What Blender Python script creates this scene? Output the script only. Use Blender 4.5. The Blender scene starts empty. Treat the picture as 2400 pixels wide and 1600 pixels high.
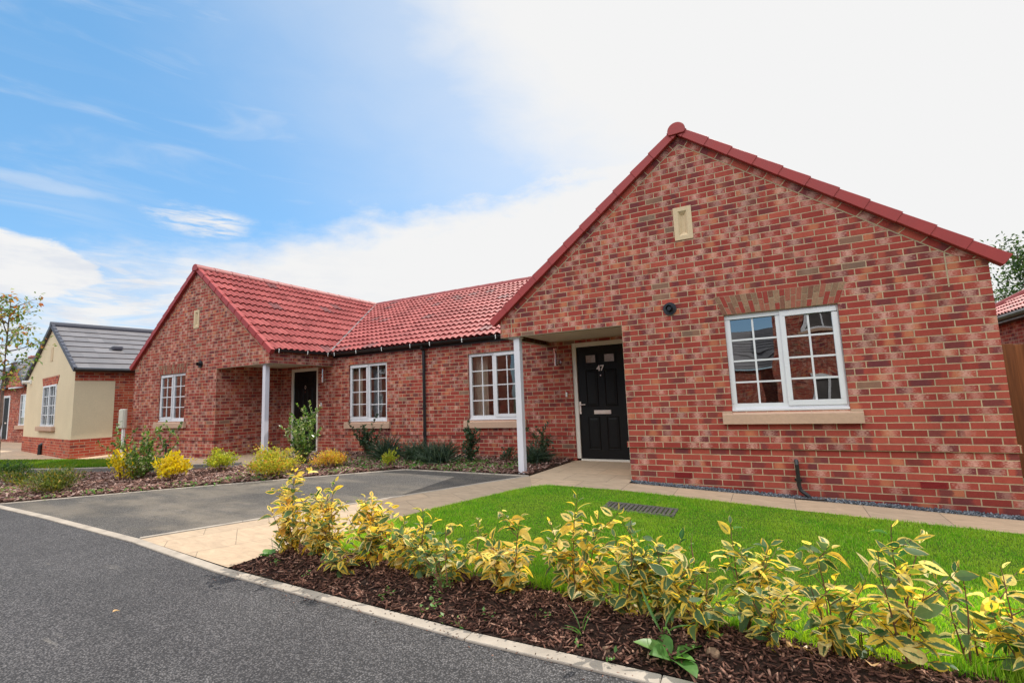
import bpy, bmesh, math, random
import numpy as np
from mathutils import Vector, Matrix

SC = bpy.context.scene
COL = SC.collection
PI = math.pi
R = math.radians
ORG = {}


# ------------------------------------------------------------------ helpers
def meta(o, label=None, cat=None, group=None, kind=None):
    if label: o['label'] = label
    if cat: o['category'] = cat
    if group: o['group'] = group
    if kind: o['kind'] = kind
    return o


def thing(name, label, cat, loc=(0, 0, 0), group=None, rz=0.0):
    o = bpy.data.objects.new(name, None)
    COL.objects.link(o)
    o.location = loc
    o.rotation_euler = (0, 0, rz)
    o.empty_display_size = 0.1
    ORG[o.name] = (0, 0, 0) if rz else tuple(loc)
    return meta(o, label, cat, group)


def clamp(v, a, b):
    return max(a, min(b, v))


def lerp(a, b, t):
    return a + (b - a) * t


class MB:
    """collects faces and links them as one mesh object"""
    def __init__(s, flip=None, uo=(0, 0)):
        s.v = []; s.f = []; s.uv = []; s.flip = flip; s.uo = uo

    def face(s, pts, uv=None):
        if uv is None:
            a, b, c = Vector(pts[0]), Vector(pts[1]), Vector(pts[2])
            n = (b - a).cross(c - a)
            if n.length < 1e-12 and len(pts) > 3:
                n = (c - a).cross(Vector(pts[3]) - a)
            ax, ay, az = abs(n.x), abs(n.y), abs(n.z)
            if az >= ax and az >= ay: uv = [(p[0], p[1]) for p in pts]
            elif ax >= ay: uv = [(p[1], p[2]) for p in pts]
            else: uv = [(p[0], p[2]) for p in pts]
        i = len(s.v)
        s.v += [tuple(p) for p in pts]
        s.f.append(list(range(i, i + len(pts))))
        s.uv.append(uv)

    def box(s, x0, x1, y0, y1, z0, z1, skip=''):
        p = lambda x, y, z: (x, y, z)
        if 'f' not in skip: s.face([p(x0, y0, z0), p(x1, y0, z0), p(x1, y0, z1), p(x0, y0, z1)])
        if 'b' not in skip: s.face([p(x1, y1, z0), p(x0, y1, z0), p(x0, y1, z1), p(x1, y1, z1)])
        if 'l' not in skip: s.face([p(x0, y1, z0), p(x0, y0, z0), p(x0, y0, z1), p(x0, y1, z1)])
        if 'r' not in skip: s.face([p(x1, y0, z0), p(x1, y1, z0), p(x1, y1, z1), p(x1, y0, z1)])
        if 't' not in skip: s.face([p(x0, y0, z1), p(x1, y0, z1), p(x1, y1, z1), p(x0, y1, z1)])
        if 'd' not in skip: s.face([p(x0, y1, z0), p(x1, y1, z0), p(x1, y0, z0), p(x0, y0, z0)])

    def prism(s, poly, d):
        """poly: list of 3-D points, extruded by vector d, closed"""
        d = Vector(d)
        a = [Vector(p) for p in poly]; b = [p + d for p in a]
        s.face(a[::-1]); s.face(b)
        n = len(a)
        for i in range(n):
            j = (i + 1) % n
            s.face([a[i], a[j], b[j], b[i]])

    def tube(s, pts, rad, n=8, caps=True):
        pts = [Vector(p) for p in pts]
        if not hasattr(rad, '__len__'): rad = [rad] * len(pts)
        rings = []
        for i, p in enumerate(pts):
            t = (pts[min(i + 1, len(pts) - 1)] - pts[max(i - 1, 0)]).normalized()
            u = t.cross(Vector((0, 0, 1)))
            if u.length < 1e-3: u = t.cross(Vector((1, 0, 0)))
            u.normalize(); w = t.cross(u)
            rings.append([p + (u * math.cos(2 * PI * k / n) + w * math.sin(2 * PI * k / n)) * rad[i] for k in range(n)])
        for i in range(len(rings) - 1):
            for k in range(n):
                j = (k + 1) % n
                s.face([rings[i][k], rings[i + 1][k], rings[i + 1][j], rings[i][j]])
        if caps:
            s.face(rings[0]); s.face(rings[-1][::-1])

    def build(s, name, mat, parent=None, smooth=False, org=None, bevel=0.0, weld=False):
        ox, oy, oz = org if org else (ORG[parent.name] if parent else (0, 0, 0))
        V = s.v; F = s.f; U = s.uv
        if s.flip is not None:
            V = [(s.flip - x, y, z) for x, y, z in V]
            F = [f[::-1] for f in F]; U = [u[::-1] for u in U]
        V = [(x - ox, y - oy, z - oz) for x, y, z in V]
        me = bpy.data.meshes.new(name)
        me.from_pydata(V, [], F)
        ul = me.uv_layers.new(name='UVMap')
        flat = []
        for u in U:
            for a in u: flat += [a[0] + s.uo[0], a[1] + s.uo[1]]
        ul.data.foreach_set('uv', flat)
        if weld or bevel or smooth:
            bm = bmesh.new(); bm.from_mesh(me)
            bmesh.ops.remove_doubles(bm, verts=bm.verts, dist=1e-5)
            bmesh.ops.recalc_face_normals(bm, faces=bm.faces)
            if bevel:
                es = [e for e in bm.edges if len(e.link_faces) == 2 and e.calc_face_angle(0) > 0.5]
                bmesh.ops.bevel(bm, geom=es, offset=bevel, segments=1, affect='EDGES', profile=0.7)
            bm.to_mesh(me); bm.free()
        if smooth:
            me.polygons.foreach_set('use_smooth', [True] * len(me.polygons))
        me.materials.append(mat)
        o = bpy.data.objects.new(name, me)
        COL.objects.link(o)
        if parent:
            o.parent = parent
        else:
            o.location = (ox, oy, oz)
        ORG[o.name] = (ox, oy, oz)
        return o


def np_mesh(name, V, Q=None, Tr=None, mat=None, uv=None, parent=None, org=(0, 0, 0), smooth=False):
    """V Nx3, Q Mx4, Tr Kx3; uv per vertex"""
    if parent is not None: org = ORG[parent.name]
    V = np.asarray(V, np.float32) - np.asarray(org, np.float32)
    me = bpy.data.meshes.new(name)
    nq = 0 if Q is None else len(Q); nt = 0 if Tr is None else len(Tr)
    me.vertices.add(len(V)); me.vertices.foreach_set('co', V.ravel())
    idx = np.concatenate([a.ravel() for a in (Q, Tr) if a is not None and len(a)]).astype(np.int32)
    me.loops.add(len(idx)); me.loops.foreach_set('vertex_index', idx)
    me.polygons.add(nq + nt)
    st = np.concatenate([np.arange(nq) * 4, nq * 4 + np.arange(nt) * 3]).astype(np.int32)
    me.polygons.foreach_set('loop_start', st)
    if uv is not None:
        ul = me.uv_layers.new(name='UVMap')
        ul.data.foreach_set('uv', np.asarray(uv, np.float32)[idx].ravel())
    me.update(calc_edges=True)
    me.validate()
    if smooth: me.polygons.foreach_set('use_smooth', [True] * len(me.polygons))
    me.materials.append(mat)
    o = bpy.data.objects.new(name, me)
    COL.objects.link(o)
    if parent is not None: o.parent = parent
    else: o.location = org
    ORG[o.name] = tuple(org)
    return o


# ------------------------------------------------------------------ node helper
class NT:
    def __init__(s, nt):
        s.t = nt; s.t.nodes.clear()

    def n(s, typ, **kw):
        nd = s.t.nodes.new(typ)
        for k, v in kw.items(): setattr(nd, k, v)
        return nd

    def put(s, sock, v):
        if v is None: return
        if isinstance(v, bpy.types.NodeSocket): s.t.links.new(v, sock)
        else:
            if sock.type == 'RGBA' and len(v) == 3: v = (*v, 1)
            sock.default_value = v

    def m(s, op, a, b=None, c=None, cl=False):
        nd = s.n('ShaderNodeMath', operation=op, use_clamp=cl)
        for i, v in enumerate((a, b, c)): s.put(nd.inputs[i], v)
        return nd.outputs[0]

    def vm(s, op, a, b=None):
        nd = s.n('ShaderNodeVectorMath', operation=op)
        s.put(nd.inputs[0], a); s.put(nd.inputs[1], b)
        return nd.outputs[1] if op in ('DOT_PRODUCT', 'LENGTH', 'DISTANCE') else nd.outputs[0]

    def scale(s, a, k):
        nd = s.n('ShaderNodeVectorMath', operation='SCALE')
        s.put(nd.inputs[0], a); s.put(nd.inputs[3], k)
        return nd.outputs[0]

    def xyz(s, x, y, z=0.0):
        nd = s.n('ShaderNodeCombineXYZ')
        for i, v in enumerate((x, y, z)): s.put(nd.inputs[i], v)
        return nd.outputs[0]

    def sep(s, v):
        nd = s.n('ShaderNodeSeparateXYZ'); s.put(nd.inputs[0], v)
        return nd.outputs

    def mix(s, f, a, b, mode='MIX'):
        nd = s.n('ShaderNodeMix', data_type='RGBA', blend_type=mode)
        s.put(nd.inputs[0], f); s.put(nd.inputs[6], a); s.put(nd.inputs[7], b)
        return nd.outputs[2]

    def step(s, v, a, b, o0=0.0, o1=1.0):
        nd = s.n('ShaderNodeMapRange', interpolation_type='SMOOTHSTEP')
        for i, x in enumerate((v, a, b, o0, o1)): s.put(nd.inputs[i], x)
        return nd.outputs[0]

    def lin(s, v, a, b, o0=0.0, o1=1.0):
        nd = s.n('ShaderNodeMapRange')
        for i, x in enumerate((v, a, b, o0, o1)): s.put(nd.inputs[i], x)
        return nd.outputs[0]

    def ramp(s, f, stops, interp='LINEAR'):
        nd = s.n('ShaderNodeValToRGB'); s.put(nd.inputs[0], f)
        cr = nd.color_ramp; cr.interpolation = interp
        while len(cr.elements) < len(stops): cr.elements.new(0.5)
        for e, (p, c) in zip(cr.elements, stops):
            e.position = p; e.color = (*c, 1) if len(c) == 3 else c
        return nd.outputs[0]

    def noise(s, vec, scale, detail=3, rough=0.5, dist=0.0, out=0):
        nd = s.n('ShaderNodeTexNoise')
        s.put(nd.inputs['Vector'], vec); nd.inputs['Scale'].default_value = scale
        nd.inputs['Detail'].default_value = detail; nd.inputs['Roughness'].default_value = rough
        nd.inputs['Distortion'].default_value = dist
        return nd.outputs[out]

    def wn(s, vec):
        nd = s.n('ShaderNodeTexWhiteNoise', noise_dimensions='3D'); s.put(nd.inputs[0], vec)
        sp = s.n('ShaderNodeSeparateColor'); s.t.links.new(nd.outputs[1], sp.inputs[0])
        return sp.outputs

    def voro(s, vec, scale, feature='F1', out=0):
        nd = s.n('ShaderNodeTexVoronoi', feature=feature)
        s.put(nd.inputs['Vector'], vec); nd.inputs['Scale'].default_value = scale
        return nd.outputs[out]

    def uv(s):
        return s.n('ShaderNodeUVMap').outputs[0]

    def pos(s):
        return s.n('ShaderNodeNewGeometry').outputs['Position']

    def island(s):
        return s.n('ShaderNodeNewGeometry').outputs['Random Per Island']

    def bump(s, h, dist=0.01, strength=1.0, normal=None):
        nd = s.n('ShaderNodeBump'); s.put(nd.inputs['Height'], h)
        nd.inputs['Distance'].default_value = dist; nd.inputs['Strength'].default_value = strength
        if normal is not None: s.put(nd.inputs['Normal'], normal)
        return nd.outputs[0]

    def pr(s, col, rough=0.6, spec=0.5, normal=None, metal=0.0, coat=0.0):
        nd = s.n('ShaderNodeBsdfPrincipled')
        s.put(nd.inputs['Base Color'], col); s.put(nd.inputs['Roughness'], rough)
        s.put(nd.inputs['Specular IOR Level'], spec); s.put(nd.inputs['Metallic'], metal)
        if coat: nd.inputs['Coat Weight'].default_value = coat
        if normal is not None: s.put(nd.inputs['Normal'], normal)
        return nd.outputs[0]

    def out(s, sh):
        o = s.n('ShaderNodeOutputMaterial'); s.t.links.new(sh, o.inputs[0])

    def mixs(s, f, a, b):
        nd = s.n('ShaderNodeMixShader'); s.put(nd.inputs[0], f)
        s.t.links.new(a, nd.inputs[1]); s.t.links.new(b, nd.inputs[2])
        return nd.outputs[0]


def mat(name):
    m = bpy.data.materials.new(name); m.use_nodes = True
    return m, NT(m.node_tree)


def simple(name, col, rough=0.5, spec=0.5, metal=0.0, var=0.12, vs=6.0, bump=0.0, bs=60.0):
    """one colour broken up by two scales of noise"""
    m, t = mat(name)
    p = t.n('ShaderNodeTexCoord').outputs['Object']
    f = t.noise(p, vs, 4, 0.6)
    k = t.lin(f, 0.25, 0.75, 1 - var, 1 + var)
    c = t.mix(1.0, col, t.xyz(k, k, k), 'MULTIPLY')
    nrm = t.bump(t.noise(p, bs, 3), bump, 1.0) if bump else None
    rr = t.lin(f, 0.3, 0.7, max(rough - 0.06, 0.02), min(rough + 0.08, 1))
    t.out(t.pr(c, rr, spec, nrm, metal))
    return m


# ------------------------------------------------------------------ materials
def brick_mat(name, bx=.225, bz=.075, pd=.42, pp=.34, po=.24, tone=1.0, base=None, isl=False):
    m, t = mat(name)
    u, v, _ = t.sep(t.uv())
    vv = t.m('DIVIDE', v, bz); row = t.m('FLOOR', vv); fv = t.m('SUBTRACT', vv, row)
    uu = t.m('ADD', t.m('DIVIDE', u, bx), t.m('MULTIPLY', t.m('FLOORED_MODULO', row, 2.0), .5))
    col = t.m('FLOOR', uu); fu = t.m('SUBTRACT', uu, col)
    idv = t.xyz(col, row, 3.7)
    a = t.wn(idv); b = t.wn(t.vm('ADD', idv, (57.3, 13.7, 9.1))); d = t.wn(t.vm('ADD', idv, (-31.3, 71.7, 2.1)))
    P = t.pos()
    n1 = t.noise(P, 26, 4, .6); n2 = t.noise(P, 130, 3, .6); n3 = t.noise(P, 1.1, 3, .5)
    st = t.noise(t.vm('MULTIPLY', P, (40, 40, 170)), 1.0, 3, .6)
    du = t.m('MULTIPLY', t.m('SUBTRACT', .5, t.m('ABSOLUTE', t.m('SUBTRACT', fu, .5))), bx)
    dv = t.m('MULTIPLY', t.m('SUBTRACT', .5, t.m('ABSOLUTE', t.m('SUBTRACT', fv, .5))), bz)
    e = t.m('ADD', t.m('MINIMUM', du, dv), t.m('MULTIPLY', t.m('SUBTRACT', n2, .5), .005))
    mask = t.step(e, .0042, .0068)
    rc = base or [(0, (.245, .036, .028)), (.5, (.305, .049, .037)), (1, (.375, .078, .052))]
    c = t.ramp(a[2], rc)
    low = t.step(v, .1, 1.5, .58, 1.0)
    # orange ends
    cx = t.m('ADD', .2, t.m('MULTIPLY', b[0], .6))
    dist = t.m('ADD', t.m('ABSOLUTE', t.m('SUBTRACT', fu, cx)), t.m('MULTIPLY', t.m('SUBTRACT', n1, .5), .5))
    f = t.m('MULTIPLY', t.step(dist, .34, .1), t.m('LESS_THAN', b[1], t.m('MULTIPLY', low, po)))
    c = t.mix(t.m('MULTIPLY', f, .68), c, (.49, .18, .09))
    # dark fired patches
    cx = t.m('ADD', .15, t.m('MULTIPLY', a[1], .7))
    w = t.m('ADD', .2, t.m('MULTIPLY', d[0], .45))
    dist = t.m('ADD', t.m('ABSOLUTE', t.m('SUBTRACT', fu, cx)), t.m('MULTIPLY', t.m('SUBTRACT', n1, .5), .45))
    f = t.m('MULTIPLY', t.step(dist, w, t.m('MULTIPLY', w, .45)), t.m('LESS_THAN', t.m('ADD', a[0], t.m('MULTIPLY', t.m('SUBTRACT', n3, .5), .5)), t.m('MULTIPLY', low, pd)))
    c = t.mix(t.m('MULTIPLY', f, .74), c, t.mix(d[1], (.105, .030, .040), (.15, .034, .030)))
    # pale sandy bloom
    dist = t.m('ADD', t.m('ABSOLUTE', t.m('SUBTRACT', fu, t.m('ADD', .3, t.m('MULTIPLY', d[2], .4)))), t.m('MULTIPLY', t.m('SUBTRACT', st, .5), 1.5))
    f = t.m('MULTIPLY', t.step(dist, .32, .0), t.m('LESS_THAN', b[2], t.m('ADD', t.m('MULTIPLY', low, pp), t.step(v, 1.2, 3.2, 0.0, .10))))
    c = t.mix(t.m('MULTIPLY', f, t.lin(a[1], 0, 1, .35, .8)), c, (.60, .345, .28))
    # rare buff-grey brick
    f = t.m('LESS_THAN', d[1], .012)
    c = t.mix(t.m('MULTIPLY', f, .8), c, (.20, .13, .09))
    k = t.m('MULTIPLY', t.lin(n2, .2, .8, .78, 1.2), t.lin(n1, .25, .75, .9, 1.1))
    k = t.m('MULTIPLY', k, t.m('MULTIPLY', t.lin(n3, .3, .7, .9, 1.1), tone))
    c = t.mix(1.0, c, t.xyz(k, k, k), 'MULTIPLY')
    mk = t.lin(t.noise(P, 9, 4, .65), .3, .7, .75, 1.2)
    mort = t.mix(1.0, (.44 * tone, .315 * tone, .205 * tone), t.xyz(mk, mk, mk), 'MULTIPLY')
    c = t.mix(mask, mort, c)
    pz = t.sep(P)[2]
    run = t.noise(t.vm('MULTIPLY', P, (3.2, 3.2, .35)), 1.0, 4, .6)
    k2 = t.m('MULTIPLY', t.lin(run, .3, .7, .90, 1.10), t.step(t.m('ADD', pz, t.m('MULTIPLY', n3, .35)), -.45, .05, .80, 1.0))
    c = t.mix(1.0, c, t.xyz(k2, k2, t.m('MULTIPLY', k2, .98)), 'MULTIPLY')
    h = t.m('ADD', t.m('MULTIPLY', mask, .7), t.m('MULTIPLY', n2, .3))
    t.out(t.pr(c, .86, .25, t.bump(h, .006, .9)))
    return m


def voussoir_mat():
    m, t = mat('arch_brick')
    r = t.island(); P = t.pos()
    c = t.ramp(r, [(0, (.27, .045, .033)), (.22, (.30, .10, .065)), (.42, (.20, .085, .055)), (.6, (.29, .17, .105)), (.8, (.23, .13, .08)), (.93, (.34, .10, .07))], 'CONSTANT')
    k = t.lin(t.noise(P, 60, 4, .6), .25, .75, .75, 1.25)
    c = t.mix(1.0, c, t.xyz(k, k, k), 'MULTIPLY')
    t.out(t.pr(c, .85, .25, t.bump(t.noise(P, 120, 3), .003)))
    return m


def tile_mat(name, cols, per=(.3, .335), rough=.5, spec=.5, odd=.06, oddc=(.10, .07, .07)):
    m, t = mat(name)
    u, v, _ = t.sep(t.uv())
    idv = t.xyz(t.m('FLOOR', t.m('DIVIDE', u, per[0])), t.m('FLOOR', t.m('DIVIDE', v, per[1])), 1.3)
    a = t.wn(idv); P = t.pos()
    c = t.ramp(a[0], cols)
    c = t.mix(t.m('MULTIPLY', t.m('LESS_THAN', a[1], odd), .55), c, oddc)
    n = t.noise(P, 22, 5, .65)
    k = t.m('MULTIPLY', t.lin(n, .25, .75, .86, 1.12), t.lin(t.noise(P, 1.3, 3), .3, .7, .9, 1.1))
    c = t.mix(1.0, c, t.xyz(k, k, k), 'MULTIPLY')
    t.out(t.pr(c, t.lin(n, .3, .7, rough - .08, rough + .1), spec, t.bump(t.noise(P, 180, 3), .002)))
    return m


def asphalt_mat(name, dark, light, fine=1.0, warm=None):
    m, t = mat(name)
    P = t.pos()
    g = t.voro(P, 105 * fine, out=0); gc = t.voro(P, 105 * fine, out=1)
    gs = t.n('ShaderNodeSeparateColor'); t.t.links.new(gc, gs.inputs[0])
    n = t.noise(P, 240 * fine, 3, .7); big = t.noise(P, .8, 4, .55); mid = t.noise(P, 7, 4, .6)
    f = t.m('ADD', t.m('MULTIPLY', gs.outputs[0], .62), t.m('MULTIPLY', n, .42))
    c = t.ramp(f, [(.1, dark), (.5, lerp3(dark, light, .55)), (.8, light), (1, tuple(x * 1.75 for x in light))])
    pit = t.step(g, .58, .34)            # deep gaps between stones
    c = t.mix(t.m('MULTIPLY', t.m('SUBTRACT', 1, pit), .75), c, tuple(x * .25 for x in dark))
    if warm:
        c = t.mix(t.m('MULTIPLY', t.step(t.noise(t.vm('MULTIPLY', P, (.5, 1.6, 1)), 1.0, 4, .6), .42, .68), .45), c, warm)
    k = t.m('MULTIPLY', t.lin(big, .3, .7, .84, 1.14), t.lin(mid, .3, .7, .9, 1.1))
    c = t.mix(1.0, c, t.xyz(k, k, k), 'MULTIPLY')
    st = t.step(t.noise(t.vm('ADD', P, (9, 4, 0)), 3.3, 5, .7), .69, .77)
    c = t.mix(t.m('MULTIPLY', st, .28), c, (.32, .29, .25))
    track = t.step(t.noise(t.vm('MULTIPLY', t.vm('ADD', P, (0, 2.2, 0)), (.10, 1.5, 1)), 1.3, 3, .55), .50, .68)
    c = t.mix(t.m('MULTIPLY', track, .22), c, tuple(x * .6 for x in dark))
    scuff = t.m('MULTIPLY', t.step(t.noise(t.vm('MULTIPLY', P, (1.6, 9, 1)), 1.0, 5, .7, 1.0), .62, .72), t.step(t.noise(P, 1.7, 3), .5, .62))
    c = t.mix(t.m('MULTIPLY', scuff, .35), c, (.30, .27, .23))
    oil = t.step(t.noise(t.vm('ADD', P, (3.3, 8.1, 0)), 2.1, 3, .5), .70, .76)
    c = t.mix(t.m('MULTIPLY', oil, .45), c, tuple(x * .5 for x in dark))
    h = t.m('SUBTRACT', t.m('MULTIPLY', n, .4), g)
    t.out(t.pr(c, .82, .35, t.bump(h, .006, .9)))
    return m


def lerp3(a, b, t):
    return tuple(x + (y - x) * t for x, y in zip(a, b))


def paving_mat(name, rot=0.0, sx=.6, sy=.45, off=(0, 0), tint=(.42, .315, .215)):
    m, t = mat(name)
    P = t.pos()
    mp = t.n('ShaderNodeMapping'); t.put(mp.inputs[0], P)
    mp.inputs['Rotation'].default_value = (0, 0, rot); mp.inputs['Location'].default_value = (off[0], off[1], 0)
    u, v, _ = t.sep(mp.outputs[0])
    vv = t.m('DIVIDE', v, sy); row = t.m('FLOOR', vv); fv = t.m('SUBTRACT', vv, row)
    uu = t.m('ADD', t.m('DIVIDE', u, sx), t.m('MULTIPLY', t.m('FLOORED_MODULO', row, 2.0), .5))
    col = t.m('FLOOR', uu); fu = t.m('SUBTRACT', uu, col)
    a = t.wn(t.xyz(col, row, 8.1))
    du = t.m('MULTIPLY', t.m('SUBTRACT', .5, t.m('ABSOLUTE', t.m('SUBTRACT', fu, .5))), sx)
    dv = t.m('MULTIPLY', t.m('SUBTRACT', .5, t.m('ABSOLUTE', t.m('SUBTRACT', fv, .5))), sy)
    n = t.noise(P, 45, 4, .6)
    e = t.m('ADD', t.m('MINIMUM', du, dv), t.m('MULTIPLY', t.m('SUBTRACT', n, .5), .006))
    mask = t.step(e, .001, .005)
    c = t.ramp(a[0], [(0, tuple(x * .92 for x in tint)), (.5, tint), (1, (tint[0] * 1.06, tint[1] * 1.02, tint[2] * .98))])
    riv = t.noise(t.vm('MULTIPLY', P, (2.2, 6, 1)), 2.2, 5, .65, .8)
    k = t.m('MULTIPLY', t.lin(riv, .3, .7, .82, 1.12), t.lin(t.noise(P, 160, 3), .3, .7, .92, 1.08))
    c = t.mix(1.0, c, t.xyz(k, k, k), 'MULTIPLY')
    c = t.mix(t.m('MULTIPLY', t.step(t.noise(P, 1.7, 4, .6), .55, .75), .25), c, (.30, .22, .16))
    c = t.mix(mask, (.20, .16, .11), c)
    h = t.m('ADD', t.m('MULTIPLY', mask, .5), t.m('MULTIPLY', riv, .5))
    t.out(t.pr(c, .8, .3, t.bump(h, .006, .6)))
    return m


def leaf_mat(name, stops, trans=.35, rough=.45, tcol=(1.0, 1.0, .6), spec=.4):
    """foliage leaf: colour per leaf, light shines through"""
    m, t = mat(name)
    r = t.island(); P = t.pos()
    c = t.ramp(r, stops)
    k = t.lin(t.noise(P, 35, 3), .3, .7, .75, 1.25)
    c = t.mix(1.0, c, t.xyz(k, k, k), 'MULTIPLY')
    p = t.pr(c, rough, spec)
    tr = t.n('ShaderNodeBsdfTranslucent')
    t.put(tr.inputs[0], t.mix(1.0, t.mix(1.0, c, tcol, 'MULTIPLY'), (2.0, 2.0, 2.0), 'MULTIPLY'))
    t.out(t.mixs(trans, p, tr.outputs[0]))
    return m


def variegated_mat(name, green=.5, warm=0.0):
    """dark green leaf heart, yellow-cream margin, per-leaf amount of green"""
    m, t = mat(name)
    geo = t.n('ShaderNodeNewGeometry')
    r = geo.outputs['Random Per Island']; P = geo.outputs['Position']
    u, v, _ = t.sep(t.uv())
    s = t.m('ABSOLUTE', v)
    w = t.wn(t.xyz(r, t.m('MULTIPLY', r, 7.7), 1.0))
    jag = t.noise(t.vm('MULTIPLY', P, (1, 1, 1)), 120, 4, .65)
    amount = t.lin(w[0], 0, 1, green - .55, green + .45)
    along = t.m('MULTIPLY', t.m('SUBTRACT', u, .5), t.m('SUBTRACT', u, .5))
    lim = t.m('SUBTRACT', amount, t.m('MULTIPLY', along, 1.6))
    g = t.step(t.m('ADD', s, t.m('MULTIPLY', t.m('SUBTRACT', jag, .5), .7)), t.m('ADD', lim, .07), t.m('SUBTRACT', lim, .05))
    mar = t.ramp(w[1], [(0, (.64, .43, .04)), (.3, (.70, .53, .09)), (.55, (.74, .61, .22)), (.8, (.74, .66, .38)), (.92, (.66, .52, .12)), (1, (.58, .30, .06))])
    if warm: mar = t.mix(warm, mar, (.60, .33, .06))
    gr = t.ramp(w[2], [(0, (.018, .075, .028)), (.5, (.035, .115, .045)), (.8, (.07, .16, .07)), (1, (.17, .24, .03))])
    c = t.mix(g, mar, gr)
    vein = t.step(s, .05, .0)
    c = t.mix(t.m('MULTIPLY', vein, .3), c, (.42, .40, .16))
    k = t.lin(t.noise(P, 60, 3), .3, .7, .82, 1.18)
    c = t.mix(1.0, c, t.xyz(k, k, k), 'MULTIPLY')
    under = t.mix(t.m('MULTIPLY', g, .45), c, (.17, .25, .13))
    c = t.mix(geo.outputs['Backfacing'], c, under)
    p = t.pr(c, .5, .22)
    tr = t.n('ShaderNodeBsdfTranslucent')
    t.put(tr.inputs[0], t.mix(1.0, c, (1.9, 1.8, .95), 'MULTIPLY'))
    t.out(t.mixs(.5, p, tr.outputs[0]))
    return m


def chip_mat(name, stops, rough=.9, pale=0.0):
    m, t = mat(name)
    r = t.island(); P = t.pos()
    c = t.ramp(r, stops)
    k = t.lin(t.noise(t.vm('MULTIPLY', P, (1, 1, 1)), 90, 4, .65), .3, .7, .65, 1.35)
    c = t.mix(1.0, c, t.xyz(k, k, k), 'MULTIPLY')
    t.out(t.pr(c, rough, .25, t.bump(t.noise(P, 200, 3), .002)))
    return m


def soil_mat(name, c0, c1):
    m, t = mat(name)
    P = t.pos()
    c = t.mix(t.step(t.noise(P, 30, 5, .7), .3, .7), c0, c1)
    t.out(t.pr(c, .95, .2, t.bump(t.noise(P, 60, 5, .7), .02, 1.0)))
    return m


def grass_mat(name, g=1.0):
    m, t = mat(name)
    r = t.island(); P = t.pos()
    u, v, _ = t.sep(t.uv())
    c = t.ramp(r, [(0, (.105, .33, .014)), (.35, (.15, .42, .016)), (.65, (.22, .50, .02)), (.87, (.34, .55, .045)), (1, (.52, .48, .18))])
    pn = t.noise(P, 1.9, 4, .6)
    c = t.mix(t.m('MULTIPLY', t.step(pn, .38, .66), .6), c, (.40, .54, .055))
    c = t.mix(t.m('MULTIPLY', t.step(t.noise(t.vm('ADD', P, (5, 3, 0)), 1.1, 4, .65), .56, .75), .35), c, (.09, .27, .014))
    worn = t.step(t.noise(t.vm('ADD', P, (2, 9, 0)), 2.6, 5, .65), .58, .74)
    c = t.mix(t.m('MULTIPLY', worn, .28), c, (.36, .33, .10))
    fine_ = t.noise(P, 9, 3, .6)
    c = t.mix(t.m('MULTIPLY', t.step(fine_, .5, .7), .3), c, (.08, .28, .014))
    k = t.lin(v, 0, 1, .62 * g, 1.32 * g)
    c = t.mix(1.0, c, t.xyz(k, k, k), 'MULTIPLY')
    p = t.pr(c, .5, .25)
    tr = t.n('ShaderNodeBsdfTranslucent')
    t.put(tr.inputs[0], t.mix(1.0, c, (1.9, 1.7, .5), 'MULTIPLY'))
    t.out(t.mixs(.45, p, tr.outputs[0]))
    return m


def glass_mat(name, refl=.17, tint=(.86, .9, .88)):
    m, t = mat(name)
    P = t.pos()
    fr = t.n('ShaderNodeLayerWeight'); fr.inputs[0].default_value = .35
    f = t.m('ADD', t.m('MULTIPLY', fr.outputs[0], .6), refl, cl=True)
    gl = t.n('ShaderNodeBsdfGlossy'); gl.inputs['Roughness'].default_value = .004
    gl.inputs['Color'].default_value = (.95, .97, 1, 1)
    t.put(gl.inputs['Normal'], t.bump(t.noise(P, 2.0, 1), .006, .6))
    tr = t.n('ShaderNodeBsdfTransparent'); tr.inputs[0].default_value = (*tint, 1)
    t.out(t.mixs(f, tr.outputs[0], gl.outputs[0]))
    return m


def render_mat(name, col):
    m, t = mat(name)
    P = t.pos()
    k = t.m('MULTIPLY', t.lin(t.noise(P, .9, 4, .6), .3, .7, .93, 1.05), t.lin(t.noise(P, 40, 3), .3, .7, .95, 1.05))
    c = t.mix(1.0, col, t.xyz(k, k, k), 'MULTIPLY')
    t.out(t.pr(c, .92, .2, t.bump(t.noise(P, 140, 4, .7), .003)))
    return m


def wood_mat(name, col):
    m, t = mat(name)
    P = t.pos(); r = t.island()
    g = t.noise(t.vm('MULTIPLY', P, (40, 40, 1.6)), 1.0, 4, .6, .6)
    k = t.m('MULTIPLY', t.lin(g, .3, .7, .75, 1.2), t.lin(r, 0, 1, .8, 1.15))
    c = t.mix(1.0, col, t.xyz(k, k, k), 'MULTIPLY')
    t.out(t.pr(c, .75, .3, t.bump(g, .003)))
    return m


M = {}
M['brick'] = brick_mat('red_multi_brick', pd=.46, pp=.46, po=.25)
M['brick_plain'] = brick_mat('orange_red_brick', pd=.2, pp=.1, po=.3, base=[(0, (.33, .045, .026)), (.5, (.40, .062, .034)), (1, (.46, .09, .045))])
M['arch'] = voussoir_mat()
M['mortar'] = simple('mortar', (.40, .31, .20), .9, .2, var=.2, vs=14, bump=.003)
M['tile'] = tile_mat('red_pantile', [(0, (.27, .058, .053)), (.5, (.32, .074, .067)), (1, (.37, .094, .085))], rough=.52, spec=.2)
M['ridge'] = simple('red_ridge_tile', (.30, .075, .068), .55, .4, var=.15, vs=9, bump=.001)
M['verge'] = simple('red_verge_cap', (.31, .035, .032), .5, .4, var=.10, vs=5)
M['lead'] = simple('grey_valley_trim', (.20, .18, .175), .5, .4, var=.15)
M['upvc'] = simple('white_upvc', (.68, .68, .70), .28, .5, var=.03, vs=3)
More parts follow.
